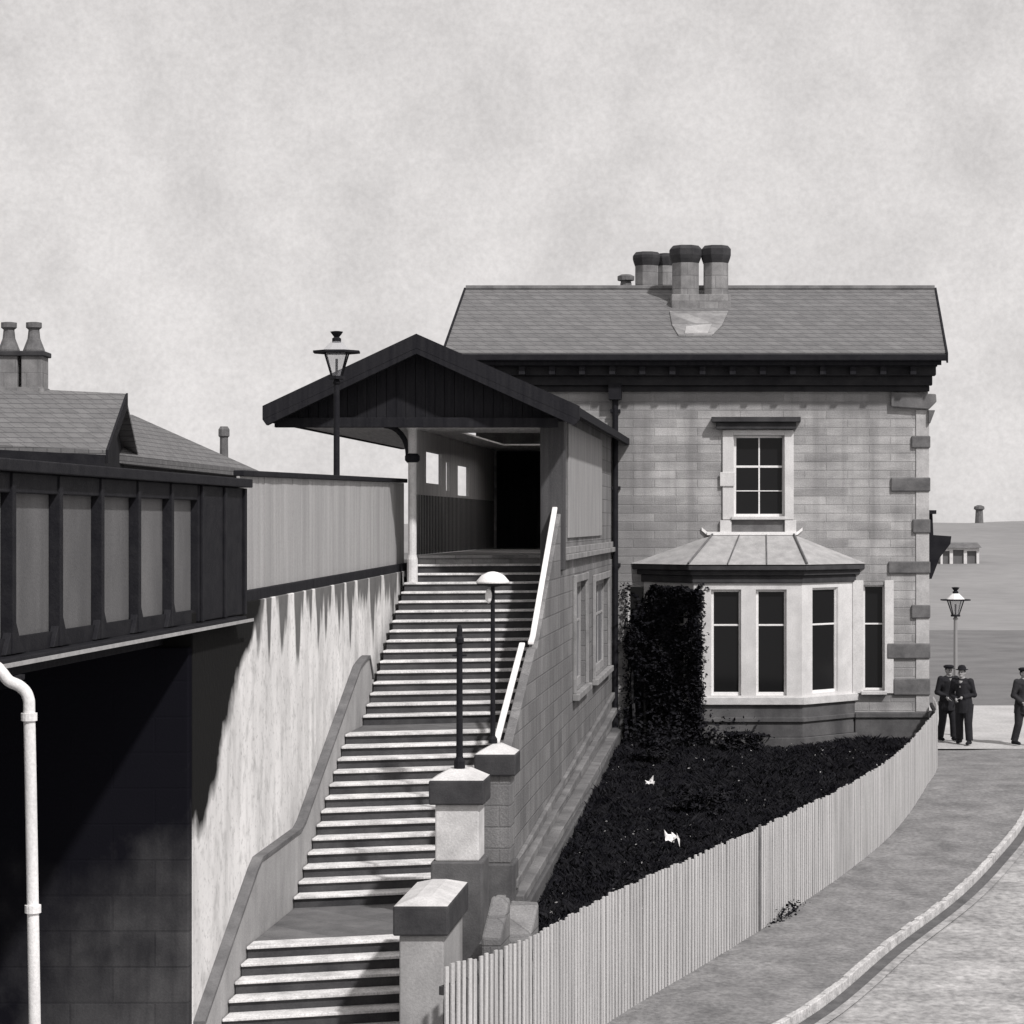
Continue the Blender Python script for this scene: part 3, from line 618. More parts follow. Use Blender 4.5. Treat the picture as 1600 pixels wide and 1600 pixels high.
# post and bracket
pp = MB(shear); y0 = 38.55; a0 = .08
pp.lathe((a0, y0, 0), [(.09, -1.02), (.09, -.6), (.07, -.52), (.07, 1.0), (.11, 1.05), (.11, 1.14), (.075, 1.18), (.075, 1.56), (.10, 1.6)], 12); psto = pp.build('post', M['offwhite'], pc, smooth=False)
b = MB(shear); b.lathe((a0, y0, 0), [(.09, 1.02), (.125, 1.06), (.125, 1.13), (.09, 1.17)], 12); b.build('post_collar', M['iron'], psto)
b = MB(shear); pts = [(a0-.07-.40*(1-math.cos(t)), y0, 1.14+.50*math.sin(t)) for t in [i*math.pi/2/8 for i in range(9)]]; b.tube(pts, .045, 8); b.build('post_bracket', M['timber'], psto)
# left wall with unglazed openings
lwh = [(40.8, 42.75, .72, 1.28), (43.35, 43.85, .62, 1.16), (45.0, 46.7, .55, 1.14)]
x = MB(shear); x.wall(39.5, YB-.02, -.54, 1.62, lwh, lambda u, z, d: (-.02-.06*d, u, z)); x.build('side_wall', M['porchwall'], pc)
x = MB(shear)
for i in range(60):
    y = 39.6+i*.19
    if y < YB-.1: x.box(-.018, -.004, y, y+.02, -.54, .5)
x.build('wainscot', M['midtimber'], pc)
# right wall: pale outside, panelled
rw = MB(shear); rw.box(2.3, 2.58, 38.2, YB-.01, -.78, 1.94); rw.build('side_wall', M['sidewall'], pc)
for (ya, yb) in ((39.6, 47.6),):
    p_ = MB(shear); p_.box(2.581, 2.615, ya, yb, -.25, 1.72); p_.build('wall_panel', M['panel'], pc, bevel=.01)
p_ = MB(shear); p_.box(2.26, 2.66, 38.12, 38.42, -.78, 1.93); p_.build('corner_post', M['midtimber'], pc, bevel=.02)
p_ = MB(shear); p_.box(2.581, 2.68, 38.5, YB-.01, -.62, -.52); p_.box(2.581, 2.63, 38.5, YB-.01, -.52, -.40); p_.build('base_moulding', M['surround'], pc, bevel=.01)
dr = MB(flat); dr.box(hx(776), hx(880), H-.06, H-.004, -.54, 1.6); dor = dr.build('door', M['timber'], pc)
x = MB(flat)
for px in (778, 824, 872): x.box(hx(px), hx(px+4), H-.09, H-.062, -.54, 1.58)
x.box(hx(782), hx(872), H-.088, H-.062, .9, 1.0); x.build('door_frame', M['iron'], dor)

# ------------------------------------------------------------------ right stair wall below the porch
sw = empty('stair_wall', (XL(40)+2.4, 40, E-5.2), 'grimy ashlar wall holding up the right side of the stairs above the garden', 'wall')
topl = [(30.7, -2.98), (33.9, -1.86), (34.25, -1.84), (38.0, .22)]
botl = lambda y: -4.95-.027*(51-y)-.25
WH = [(40.7, 43.3, -3.0, -1.05), (45.3, 49.4, -3.05, -1.15)]
s = MB(shear)
s.wall(38.2, YB-.005, -6.2, -.785, WH, lambda u, z, d: (2.6-.3*d, u, z)); s.build('wall_face', M['sidewall'], sw)
s = MB(shear); s.yz([(28.2, -6.6), (38.198, -6.6), (38.198, .2)] + [(y, z) for y, z in topl[::-1][1:]] + [(30.7, -4.75), (28.2, -5.2)], 2.47, 2.6); s.build('parapet', M['sidewall'], sw, bevel=.01)
for i, seg in enumerate(([(38.15, .24), (34.5, -1.72), (34.2, -1.80)], [(33.95, -1.80), (30.72, -2.93)])):
    h = MB(shear); a_ = 2.46 if i == 0 else 2.36
    for j in range(len(seg)-1):
        (ya, za), (yb, zb) = seg[j], seg[j+1]
        h.hexa([(a_, ya, za), (a_+.085, ya, za), (a_+.085, yb, zb), (a_, yb, zb), (a_, ya, za+.05), (a_+.085, ya, za+.05), (a_+.085, yb, zb+.05), (a_, yb, zb+.05)])
    h.build('handrail', M['white'], sw, bevel=.012)
for (ya, yb, z0, z1) in WH:
    wm = lambda u, d, z: shear((2.6-d*.8, u, z))
    o = sash(wm, ya, yb, z0, z1, sw, 2, ((z0+(z1-z0)*.62, .05),), fw=.12, pane='blind', frame='panel', name='window')
    a = MB(shear); a.box(2.602, 2.66, ya-.18, ya, z0, z1+.14); a.box(2.602, 2.66, yb, yb+.18, z0, z1+.14); a.box(2.602, 2.66, ya, yb, z1, z1+.14); a.box(2.602, 2.72, ya-.25, yb+.25, z0-.12, z0-.002); a.build('window_surround', M['surround'], o, bevel=.012)
for k, (dz, pr_) in enumerate(((0, .07), (-.34, .12), (-.8, .2))):
    a = MB(shear); ya, yb = 30.4, 50.9; za, zb = -4.55+dz*.45, -3.72+dz
    a.yz([(ya, za-.12), (yb, zb-.12), (yb, zb), (ya, za)], 2.602, 2.6+pr_); a.build('string_course', M['sidewall'], sw, bevel=.012)
a = MB(shear); a.yz([(29.6, -6.5), (50.9, -6.0), (50.9, -4.5), (40, -4.95), (29.6, -5.1)], 2.603, 2.82); a.build('plinth', M['darkstone'], sw, bevel=.02)

# ------------------------------------------------------------------ piers at the foot of the stairs
def pier(name, a0, a1, y0, y1, ztop, zcap, zbase, zbot, label, shaftm, step=.09, capo=.07, basew=.05, pyr=.12):
    ye_ = (y0+y1)/2; o = empty(name, shear(((a0+a1)/2, ye_, zbot)), label, 'pier', 'stone piers beside the stairs')
    s = MB(shear); s.box(a0+capo, a1-capo, y0+capo, y1-capo, zbase, zcap); s.build('shaft', shaftm, o, bevel=.02)
    c = MB(shear); c.box(a0, a1, y0, y1, zcap, ztop); c.build('cap_band', M['band'], o, bevel=.02)
    c = MB(shear); m = .22
    A = [(a0+.01, y0+.01, ztop+.001), (a1-.01, y0+.01, ztop+.001), (a1-.01, y1-.01, ztop+.001), (a0+.01, y1-.01, ztop+.001)]
    Bq = [(a0+m, y0+m, ztop+pyr), (a1-m, y0+m, ztop+pyr), (a1-m, y1-m, ztop+pyr), (a0+m, y1-m, ztop+pyr)]
    c.hexa(A+Bq); c.build('cap', M['coping'], o)
    b = MB(shear); b.box(a0+.02, a1-.02, y0+.02, y1-.02, zbot, zbase); b.build('base', M['darkstone'], o, bevel=.025)
    return o
pier('gate_pier', 2.18, 2.72, 30.1, 30.72, -3.02, -3.30, -4.45, -5.9, 'middle stone pier carrying the white shaded lamp', M['sidewall'])
pier('gate_pier', 1.85, 2.53, 28.3, 29.0, -3.16, -3.46, -4.16, -6.6, 'pale square stone pier with the bare post standing on it', M['coping'])
pier('gate_pier', 1.96, 2.56, 24.9, 26.6, -4.14, -4.46, -6.9, -7.4, 'nearest and lowest stone pier with broad pale cap where the paling fence begins', M['dado'], capo=.06, pyr=.07)
# the footing stones between the piers and the garden
for k, (px, py, Y, w_, l_, lab) in enumerate(((775, 1425, 26.6, .22, .7, 'small sloping coping stone beside the lowest pier'), (812, 1432, 27.2, .34, .75, 'larger sloping coping stone at the edge of the dark garden'))):
    p = at(px, py, Y); o = MB(lambda q, p=p: (p.x+q[0]+.16*q[1], p.y+q[1], p.z+q[2]))
    o.hexa([(-w_/2, -l_/2, -.7), (w_/2, -l_/2, -.7), (w_/2, l_/2, -.7), (-w_/2, l_/2, -.7), (-w_/2, -l_/2, -.22), (w_/2, -l_/2, -.24), (w_/2, l_/2, .12), (-w_/2, l_/2, .14)])
    tag(o.build('coping_stone', M['sidewall'], bevel=.03), lab, 'stone')
lb = MB(shear); lb.box(2.57, 2.75, 24.9, 30.1, -7.2, -5.0); tag(lb.build('footing_wall', M['darkstone'], bevel=.02), 'low dark footing wall between the piers and the garden', 'wall')

# ------------------------------------------------------------------ lamps and posts
def lantern_lamp(loc, h, label, wd=.27, k=1.0):
    o = empty('street_lamp', loc, label, 'lamp'); x, y, z = loc; z -= E; t = z+h
    p = MB(flat); p.lathe((x, y, z), [(.11, 0), (.11, .25), (.07, .32), (.05, .4), (.043, h-.78*k), (.065, h-.76*k), (.03, h-.70*k)], 12); p.build('post', M['iron'], o, smooth=False)
    g = MB(flat); g.lathe((x, y, t), [(.09*k, -.66*k), (.23*k, -.30*k)], 4, .5); g.build('lamp_glass', M['lampglass'], o)
    f = MB(flat)
    for q in range(4):
        a = math.pi/2*(q+.5); ca, sa = math.cos(a), math.sin(a); f.tube([(x+.095*k*ca, y+.095*k*sa, t-.67*k), (x+.245*k*ca, y+.245*k*sa, t-.29*k)], .013*k, 6)
    f.lathe((x, y, t), [(.09*k, -.70*k), (.115*k, -.70*k), (.115*k, -.655*k), (.09*k, -.655*k)], 8); f.tube([(x, y, t-.68*k), (x, y, t-.40*k)], .02*k, 6); f.build('lamp_frame', M['iron'], o)
    r_ = MB(flat); r_.lathe((x, y, t), [(.24*k, -.295*k), (.09*k, -.15*k), (.05*k, -.14*k)], 8, .5); r_.build('lamp_roof', M['lampglass'], o)
    r_ = MB(flat); r_.lathe((x, y, t), [(.20*k, -.32*k), (.365*k, -.315*k), (.365*k, -.285*k), (.20*k, -.28*k)], 8, .5); r_.build('lamp_rim', M['iron'], o)
    r_ = MB(flat); r_.lathe((x, y, t), [(.07*k, -.16*k), (.07*k, -.10*k), (.04*k, -.08*k), (.08*k, -.03*k), (.10*k, 0), (.04*k, .01*k)], 8, .5); r_.build('lamp_finial', M['iron'], o)
    return o
lp = at(526, 820, 34.0); lantern_lamp((lp.x, 34.0, E-.95), 3.78, 'tall lantern street lamp standing behind the boarded fence in front of the porch roof')
lp = at(1493, 820, 55.5); o = lantern_lamp((lp.x, 55.5, E-5.1), 3.56, 'small lantern on a slim post beyond the corner of the house', k=1.0)
for ch in o.children:
    if ch.name.startswith('lamp_roof'): ch.data.materials[0] = M['white']
    if ch.name.startswith('post'): ch.data.materials[0] = M['hill']
p = at(770, 1160, 30.4); x, y, z = p.x, p.y, -2.9
o = empty('stair_lamp', (x, y, E+z), 'lamp with white domed shade on a thin post on the middle pier', 'lamp')
m = MB(flat); m.lathe((x, y, z), [(.06, 0), (.06, .06), (.034, .1), (.027, 2.05), (.034, 2.08), (.02, 2.1)], 10); m.build('post', M['iron'], o)
m = MB(flat); zt = (818-893)/F*30.4; m.lathe((x, y, zt), [(.225, -.155), (.215, -.125), (.15, -.05), (.07, -.01), (.02, 0)], 20); m.build('lamp_shade', M['white'], o, smooth=True)
m = MB(flat); m.lathe((x, y, zt), [(.215, -.157), (.205, -.17), (.07, -.2), (.05, -.16)], 16); m.build('lamp_fitting', M['iron'], o)
m = MB(flat); m.ball((x-.055, y-.03, zt-.32), (.045, .045, .10)); m.build('lamp_glass', M['white'], o, smooth=True)
p = at(718, 1197, 28.6); x, y, z = p.x, p.y, -3.05
o = empty('iron_post', (x, y, E+z), 'bare dark iron post without a lamp on the pale pier', 'post')
m = MB(flat); m.lathe((x, y, z), [(.07, 0), (.07, .1), (.042, .16), (.036, 1.55), (.055, 1.57), (.055, 1.62), (.036, 1.65), (.036, 1.74), (.02, 1.79)], 10); m.build('shaft', M['iron'], o)
m = MB(flat); m.box(x-.09, x+.09, y-.012, y+.012, z+1.40, z+1.425); m.build('ladder_bar', M['iron'], o)

# ------------------------------------------------------------------ curved paling fence
pf = empty('paling_fence', (4, 34, E-5.7), 'long curved pale paling fence between the garden and the pavement', 'fence')
def arc(P):
    d = [0]
    for i in range(1, len(P)): d.append(d[-1]+(P[i]-P[i-1]).length)
    return d
D = arc(FEN); tot = D[-1]
def pt(s):
    for i in range(len(D)-1):
        if D[i] <= s <= D[i+1]:
            t = (s-D[i])/(D[i+1]-D[i]); return FEN[i].lerp(FEN[i+1], t), (FEN[i+1]-FEN[i]).normalized()
    return FEN[-1], (FEN[-1]-FEN[-2]).normalized()
def fh(y): return 1.24+.020*max(0, 45-y)
pal = MB(lambda p: p); s = 0.02; r = random.Random(9); PW = .058
while s < tot-.08:
    p, t = pt(s+PW/2); n_ = Vector((t.y, -t.x)); b0 = E+zg(p.y)-.02; h = fh(p.y)+r.uniform(-.024, .02); o_ = r.uniform(-.004, .004); lean = r.uniform(-.012, .012)
    q = [p-t*PW/2+n_*o_, p+t*PW/2+n_*o_, p+t*PW/2+n_*(o_+.02), p-t*PW/2+n_*(o_+.02)]
    hp = [(v.x, v.y, b0) for v in q]; hq = [(v.x+t.x*lean, v.y+t.y*lean, b0+h) for v in q]
    pal.hexa(hp+hq); s += PW+.042
pal.build('palings', M['paling'], pf)
for hh in (.3, 1.0):
    rl = MB(lambda p: p)
    for i in range(0, len(FEN)-1):
        a, b = FEN[i], FEN[i+1]; t = (b-a).normalized(); n_ = Vector((t.y, -t.x)); q = [a-n_*.006, b-n_*.006, b-n_*.06, a-n_*.06]
        rl.hexa([(v.x, v.y, E+zg(v.y)+hh*fh(v.y)/1.24) for v in q]+[(v.x, v.y, E+zg(v.y)+hh*fh(v.y)/1.24+.09) for v in q])
    rl.build('rail', M['midtimber'], pf)
s = 1.2
while s < tot:
    p, t = pt(s); n_ = Vector((t.y, -t.x)); c = p-n_*.115; m = MB(lambda q: q); hp = []
    for dx, dy in ((-.05, -.05), (.05, -.05), (.05, .05), (-.05, .05)): v = c+t*dx+n_*dy; hp.append((v.x, v.y))
    m.hexa([(x, y, E+zg(c.y)-.2) for x, y in hp]+[(x, y, E+zg(c.y)+fh(c.y)-.16) for x, y in hp]); m.build('post', M['midtimber'], pf); s += 2.6
p, t = pt(9.6); n_ = Vector((t.y, -t.x)); m = MB(lambda q: q); q = [p-t*.03+n_*.022, p+t*.03+n_*.022, p+t*.03+n_*.045, p-t*.03+n_*.045]
m.hexa([(v.x, v.y, E+zg(v.y)) for v in q]+[(v.x, v.y, E+zg(v.y)+fh(v.y)+.03) for v in q]); m.build('cover_strip', M['quoin'], pf)

# ------------------------------------------------------------------ planting
def leaves(mb, c, n, rad, size, rr, flat_=.0):
    for _ in range(n):
        while True:
            d = Vector((rr.uniform(-1, 1), rr.uniform(-1, 1), rr.uniform(-1, 1)))
            if d.length < 1: break
        p = Vector(c) + Vector((d.x*rad[0], d.y*rad[1], d.z*rad[2]))
        leaf(mb, p, size*rr.uniform(.6, 1.3), rr)
def leaf(mb, p, s, rr):
    u = Vector((rr.gauss(0, 1), rr.gauss(0, 1), rr.gauss(0, .6))).normalized(); v = u.cross(Vector((rr.gauss(0, 1), rr.gauss(0, 1), rr.gauss(0, 1)))).normalized()
    w_ = u.cross(v); b = len(mb.v)
    mb.v += [p-u*s*.5, p+v*s*.28+w_*s*.06, p+u*s*.55, p-v*s*.28+w_*s*.06]; mb.f.append((b, b+1, b+2, b+3))
def quick(mb, name, material, parent=None, org=None):
    o0 = ORG[parent.name] if parent else Vector((0, 0, 0))
    me = bpy.data.meshes.new(name); me.from_pydata([v-o0 for v in mb.v], [], mb.f); me.materials.append(material)
    o = bpy.data.objects.new(name, me); COL.objects.link(o)
    if parent: o.parent = parent
    ORG[o.name] = o0; return o
rr = random.Random(21)
def fen_x(y):
    for i in range(len(FEN)-1):
        if FEN[i].y <= y <= FEN[i+1].y:
            t = (y-FEN[i].y)/(FEN[i+1].y-FEN[i].y); return FEN[i].x+(FEN[i+1].x-FEN[i].x)*t
    return FEN[0].x if y < FEN[0].y else FEN[-1].x
gc = MB(lambda p: p); cnt = 0
while cnt < 90000:
    y = rr.uniform(26.2, 50.9); x0 = XL(y)+2.78; x1 = fen_x(y)-.12; x = rr.uniform(XL(y)+2.7, 9.4)
    if not x0 < x < x1 or rr.random() > (x1-x0)/4+.4: continue
    lump = max(.02, .05+.12*noise.noise((x*.5, y*.45, 1.3))+.14*max(0, noise.noise((x*1.6, y*1.4, 4))))
    z0 = E-4.82-.027*(51-y)
    if rr.random() < .72:      # a blade of rough grass
        edge = min(1, (x1-x)/.5); h = (.06+lump)*rr.uniform(.4, 1.4)*(.3+.7*edge); a = rr.uniform(0, 6.28); wv = Vector((math.cos(a), math.sin(a), 0))*.012; ln = Vector((rr.gauss(0, .35)*edge, rr.gauss(0, .35)*edge, 1))*h
        b = len(gc.v); p = Vector((x, y, z0)); gc.v += [p-wv, p+wv, p+ln*.6+wv*.8, p+ln+Vector((ln.x*.5, ln.y*.5, -.1*h))]; gc.f.append((b, b+1, b+2, b+3))
    else: leaf(gc, Vector((x, y, z0+rr.random()**.6*lump*1.3)), rr.uniform(.04, .10), rr)
    cnt += 1
tag(quick(gc, 'ground_cover', M['leaf']), kind='stuff')
fw = MB(lambda p: p)
for _ in range(200):
    y = rr.uniform(27, 50.6); x0 = XL(y)+2.9; x1 = fen_x(y)-.3
    if x1 <= x0: continue
    x = rr.uniform(x0, x1); leaf(fw, Vector((x, y, E-4.82-.027*(51-y)+rr.uniform(.08, .26))), rr.uniform(.02, .06), rr)
tag(quick(fw, 'small_flowers', M['boards']), kind='stuff')
def shrub(c, rad, n, label, stems=5, size=.13):
    o = empty('shrub', (c[0], c[1], E+c[2]), label, 'shrub'); tr = MB(lambda p: p)
    for i in range(stems):
        a = 2*math.pi*i/stems; tr.tube([(c[0]+.08*math.cos(a), c[1]+.08*math.sin(a), E+c[2]-.1), (c[0]+.3*rad[0]*math.cos(a), c[1]+.3*rad[1]*math.sin(a), E+c[2]+rad[2]*.6), (c[0]+.55*rad[0]*math.cos(a+.4), c[1]+.5*rad[1]*math.sin(a+.4), E+c[2]+rad[2]*1.25)], [.05, .035, .012], 6)
    tr.build('trunk', M['bark'], o)
    cr = MB(lambda p: p)
    for i in range(34):
        h = rr.uniform(.1, 1.0); k = math.sqrt(max(.12, 1-abs(h-.48)**2*2.6)); a = rr.uniform(0, 6.28); q = rr.uniform(.35, .85)*k
        leaves(cr, (c[0]+rad[0]*q*math.cos(a), c[1]+rad[1]*q*math.sin(a), E+c[2]+2*rad[2]*h*.97), n//34, (rad[0]*.42, rad[1]*.42, rad[2]*.2), size, rr)
    quick(cr, 'crown', M['leaf'], o); return o
sh_ = empty('climbing_shrub', (hx(1040), H-.5, E-4.8), 'tall ragged dark shrub trained against the house wall left of the bay window', 'shrub')
tr = MB(lambda p: p)
for i in range(7):
    x = hx(992)+i*.2; tr.tube([(x, H-.35, E-4.9), (x+rr.uniform(-.1, .1), H-.25, E-3.6), (x+rr.uniform(-.2, .2), H-.2, E-2.4), (x+rr.uniform(-.25, .25), H-.2, E-1.5)], [.045, .035, .025, .01], 6)
tr.build('trunk', M['bark'], sh_)
cr = MB(lambda p: p); cnt = 0
while cnt < 30000:
    x = rr.uniform(hx(978), c0+.16); z = rr.uniform(-4.85, -.8); t = (x-hx(978))/(hx(1090)-hx(978))
    top = -2.25+1.35*min(1, t*1.7)+.55*noise.noise((x*2.2, 3.1, 0))+.25*noise.noise((x*6, 3.1, 0)); lft_ = hx(985)+.16*noise.noise((z*1.7, 7, 0))
    if x < lft_ or z > top or x > c0-.05+.08*noise.noise((z*2.1, 1, 3))+.05*noise.noise((z*7, 1, 3)): continue
    dens = noise.noise((x*2.6, z*2.2, 11)); 
    if dens < -.22 and rr.random() < .85: continue
    dp_ = .22+.55*max(0, .5+noise.noise((x*1.3, z*1.1, 5)))*(1 if t > .3 else .5)
    if x > hx(1020)*1: dp_ += .35
    yc = H-1.2*max(0, min(1, (x-e0)/(c0-e0)))
    if x > e0 and z > -1.38+.1*noise.noise((x*4, 2, 2)): continue
    dp_ *= .45
    leaf(cr, Vector((x+rr.gauss(0, .03), yc-.05-dp_*rr.random()**.5, E+z)), rr.uniform(.06, .14), rr); cnt += 1
for _ in range(1500):    # thin fringe of stray leaves
    z = rr.uniform(-4.8, -1.3); sd = rr.random() < .35; x = (hx(984)-abs(rr.gauss(0, .10))) if sd else (c0-.05+abs(rr.gauss(0, .07)))
    leaf(cr, Vector((x, (H-.12) if sd else B-rr.uniform(.0, .2), E+z)), rr.uniform(.05, .10), rr)
for _ in range(1400):    # spreading foot
    x = rr.gauss(hx(1040), .75); leaf(cr, Vector((max(x, hx(975)), (H-.3 if x < e0 else B-.1)-abs(rr.gauss(0, .3)), E-4.75+abs(rr.gauss(0, .28)))), rr.uniform(.06, .12), rr)
for _ in range(60):      # loose shoots
    x = rr.uniform(hx(986), hx(1020)); z = rr.uniform(-4.2, -1.6); a = rr.uniform(-1, 1); 
    for q in range(14): leaf(cr, Vector((x+a*.02*q, H-.5-.02*q+rr.gauss(0, .02), E+z+.025*q-.0012*q*q)), rr.uniform(.05, .10), rr)
quick(cr, 'crown', M['leaf'], sh_)
shrub((hx(1150), H-1.75, -4.85), (.55, .35, .20), 1500, 'low dark shrub at the foot of the bay window base', 4, .08)
shrub((hx(1010), H-4.2, -4.95), (.5, .5, .30), 1800, 'rounded dark shrub between the climber and the stair wall', 4, .08)
shrub((3.3, 40.2, -5.12), (.6, .6, .24), 1800, 'spreading dark shrub in the middle of the garden behind the paling fence', 4, .08)
# weeds along the foot of the fence
wd = MB(lambda p: p)
for s0 in [10.4, 10.9]:
    for _ in range(60):
        p, t = pt(max(0, s0+rr.gauss(0, .25))); n_ = Vector((t.y, -t.x)); q = p+n_*(.04+abs(rr.gauss(0, .06)))
        leaf(wd, Vector((q.x, q.y, E+zg(q.y)+rr.random()**2*.16)), rr.uniform(.04, .08), rr)
tag(quick(wd, 'weeds', M['leaf']), kind='stuff')
for (px, py, Y, sz, lab) in ((1015, 1229, 42.6, .15, 'smaller scrap of white paper lying farther back in the dark planting'), (1050, 1311, 36.2, .22, 'bigger scrap of white paper lying in the middle of the dark planting')):
    p = at(px, py, Y); p.z = E-4.82-.027*(51-Y)+.22; m = MB(lambda q, p=p: (p.x+q[0], p.y+q[1], p.z+q[2])); n = 5
    V = [(sz*(i/n-.5)+.25*sz*noise.noise((i*1.1, j*.9, px)), sz*.8*(j/n-.5)+.25*sz*noise.noise((i, j*1.2, px+9)), sz*(.1+.75*noise.noise((i*.9+px, j*.9, 0))+.4*j/n)) for j in range(n+1) for i in range(n+1)]
    Fq = [(j*(n+1)+i, j*(n+1)+i+1, (j+1)*(n+1)+i+1, (j+1)*(n+1)+i) for j in range(n) for i in range(n)]
    m.add(V, Fq); o = m.build('paper_scrap', M['paper']); so_ = o.modifiers.new('Solidify', 'SOLIDIFY'); so_.thickness = .004; tag(o, lab, 'paper')

# ------------------------------------------------------------------ platform buildings beyond the bridge
def hip(name, pts, label, cat): pass
ba_ = empty('platform_building', at(60, 900, 46), 'slate roofed platform building with a dark gable and twin flue chimney behind the bridge', 'building')
f0, f1, ap_ = at(165, 711, 43), at(216, 714, 49.5), at(196, 622, 46); L0, LA, L1 = at(-260, 690, 43), at(-260, 600, 46), at(-260, 690, 49.5)
m = MB(lambda p: p); base = E-.95
m.add([Vector((f0.x-.25, f0.y+.3, base)), Vector((f1.x-.25, f1.y-.3, base)), Vector((f1.x-.25, f1.y-.3, f1.z-.02)), Vector((ap_.x-.25, ap_.y, ap_.z-.12)), Vector((f0.x-.25, f0.y+.3, f0.z-.02)),
       Vector((L0.x, f0.y+.3, base)), Vector((L0.x, f1.y-.3, base)), Vector((L0.x, f1.y-.3, f1.z)), Vector((L0.x, ap_.y, ap_.z)), Vector((L0.x, f0.y+.3, f0.z))],
      [(0, 1, 2, 3, 4), (0, 4, 9, 5), (1, 6, 7, 2), (5, 9, 8, 7, 6)]); m.build('wall', M['timber'], ba_)
m = MB(lambda p: p); u = Vector((0, 0, .09))
m.hexa([L0, f0, ap_, LA, L0+u, f0+u, ap_+u, LA+u]); m.hexa([L1, f1, ap_, LA, L1+u, f1+u, ap_+u, LA+u]); rfA = m.build('roof', M['slate'], ba_)
m = MB(lambda p: p); m.hexa([f0+Vector((.01, 0, -.16)), ap_+Vector((.01, 0, -.16)), ap_+Vector((.05, 0, -.16)), f0+Vector((.05, 0, -.16)), f0+Vector((.01, 0, .1)), ap_+Vector((.01, 0, .1)), ap_+Vector((.05, 0, .1)), f0+Vector((.05, 0, .1))]); m.build('bargeboard', M['timber'], ba_)
m = MB(lambda p: p); m.hexa([L0+Vector((0, -.08, -.25)), f0+Vector((0, -.08, -.25)), f0+Vector((0, -.01, -.25)), L0+Vector((0, -.01, -.25)), L0+Vector((0, -.08, 0)), f0+Vector((0, -.08, 0)), f0+Vector((0, -.01, 0)), L0+Vector((0, -.01, 0))]); m.build('gutter', M['iron'], ba_)
# twin flue chimney
Y = 46.2; k = F/Y; X = lambda px: (px-800)/k; Z = lambda py: (818-py)/k
m = MB(flat); m.box(X(2), X(32), Y-.3, Y+.3, Z(622), Z(552)); m.box(X(38), X(71), Y-.3, Y+.3, Z(622), Z(552)); m.box(X(0), X(73), Y-.33, Y+.33, Z(640), Z(606)); ck = m.build('chimney', M['chim'], rfA, bevel=.02)
m = MB(flat); m.box(X(-3), X(75), Y-.36, Y+.36, Z(558), Z(550)); m.build('chimney_cap', M['chimcap'], rfA, bevel=.02)
for c in (14, 53):
    m = MB(flat); m.lathe((X(c), Y, Z(551)), [(.22, 0), (.22, .05), (.13, .28), (.11, .46), (.16, .50), (.16, .60), (.10, .61)], 12); m.build('chimney_pot', M['pot'], rfA)
bb = empty('platform_shelter', at(310, 900, 56), 'long low hipped slate roof beyond the dark gable and above the boarded fence', 'building')
n0, n1 = at(180, 709, 47.5), at(405, 736, 61); r0 = at(170, 630, 51); r1 = at(207, 648, 53.5)
bk = lambda p: Vector((p.x-5.2, p.y+1.2, p.z))
m = MB(lambda p: p); A = [n0, n1, bk(n1), bk(n0)]; 
T_r = [Vector((n0.x-2.6, n0.y+.6, r1.z)), Vector((r1.x, r1.y, r1.z))]
dn = Vector((0, 0, -.18))
m.add(A+T_r+[p+dn for p in A], [(0, 1, 5, 4), (1, 2, 5), (2, 3, 4, 5), (3, 0, 4), (0, 6, 7, 1), (1, 7, 8, 2), (2, 8, 9, 3), (3, 9, 6, 0), (9, 8, 7, 6)]); rb_ = m.build('roof', M['slate'], bb)
m = MB(lambda p: p); I = [p+Vector((-.3, .1, -.19)) for p in A]; I[2] += Vector((.5, 0, 0)); I[3] += Vector((.5, 0, 0))
m.hexa([Vector((p.x, p.y, base)) for p in I]+I); m.build('wall', M['midtimber'], bb)
Y = 62; k = F/Y; p = at(350, 700, Y); m = MB(lambda q: q); m.lathe((p.x, Y, E+(818-736)/k), [(.12, 0), (.11, .9), (.15, .94), (.15, 1.12), (.1, 1.2)], 10); m.build('flue', M['pot'], rb_)

# ------------------------------------------------------------------ distance
Y = 178; k = F/Y; p = at(1500, 884, Y); hz0 = p.z
o = empty('cottage', (p.x, Y, hz0-.6), 'tiny pale walled cottage far off on the moor', 'cottage'); X = lambda px: (px-800)/k
m = MB(lambda q: q); m.wall(X(1470), X(1530), hz0-1.2, E+(818-855)/k, [(X(1473), X(1484), hz0+.1, E+(818-861)/k), (X(1489), X(1506), hz0+.1, E+(818-859)/k), (X(1511), X(1526), hz0+.1, E+(818-861)/k)], lambda u, z, d: (u, Y+.3*d, z)); m.box(X(1470), X(1530), Y+2.5, Y+2.8, hz0-1.2, E+(818-855)/k); m.build('wall', M['offwhite'], o)
m = MB(lambda q: q); z0 = E+(818-856)/k; m.xz = None
A = [(X(1467), Y-.3, z0), (X(1533), Y-.3, z0), (X(1533), Y+1.4, z0+.4), (X(1467), Y+1.4, z0+.4), (X(1467), Y+3.1, z0), (X(1533), Y+3.1, z0)]
m.add(A, [(0, 1, 2, 3), (3, 2, 5, 4), (0, 3, 4), (1, 5, 2), (0, 4, 5, 1)]); m.build('roof', M['quoin'], o)
m = MB(lambda q: q); m.box(X(1472), X(1527), Y+.16, Y+.2, hz0, E+(818-857)/k); m.build('window', M['girder'], o)
Y = 318; p = at(1530, 822, Y); k = F/Y
m = MB(lambda q: q); m.lathe((p.x, Y, p.z-1), [(.75, 0), (.6, 1.2), (.5, 3.2), (.75, 3.35), (.7, 3.7), (.25, 3.9)], 10); tag(m.build('monument', M['quoin']), 'small stone pillar on the skyline above the far cottage', 'pillar')

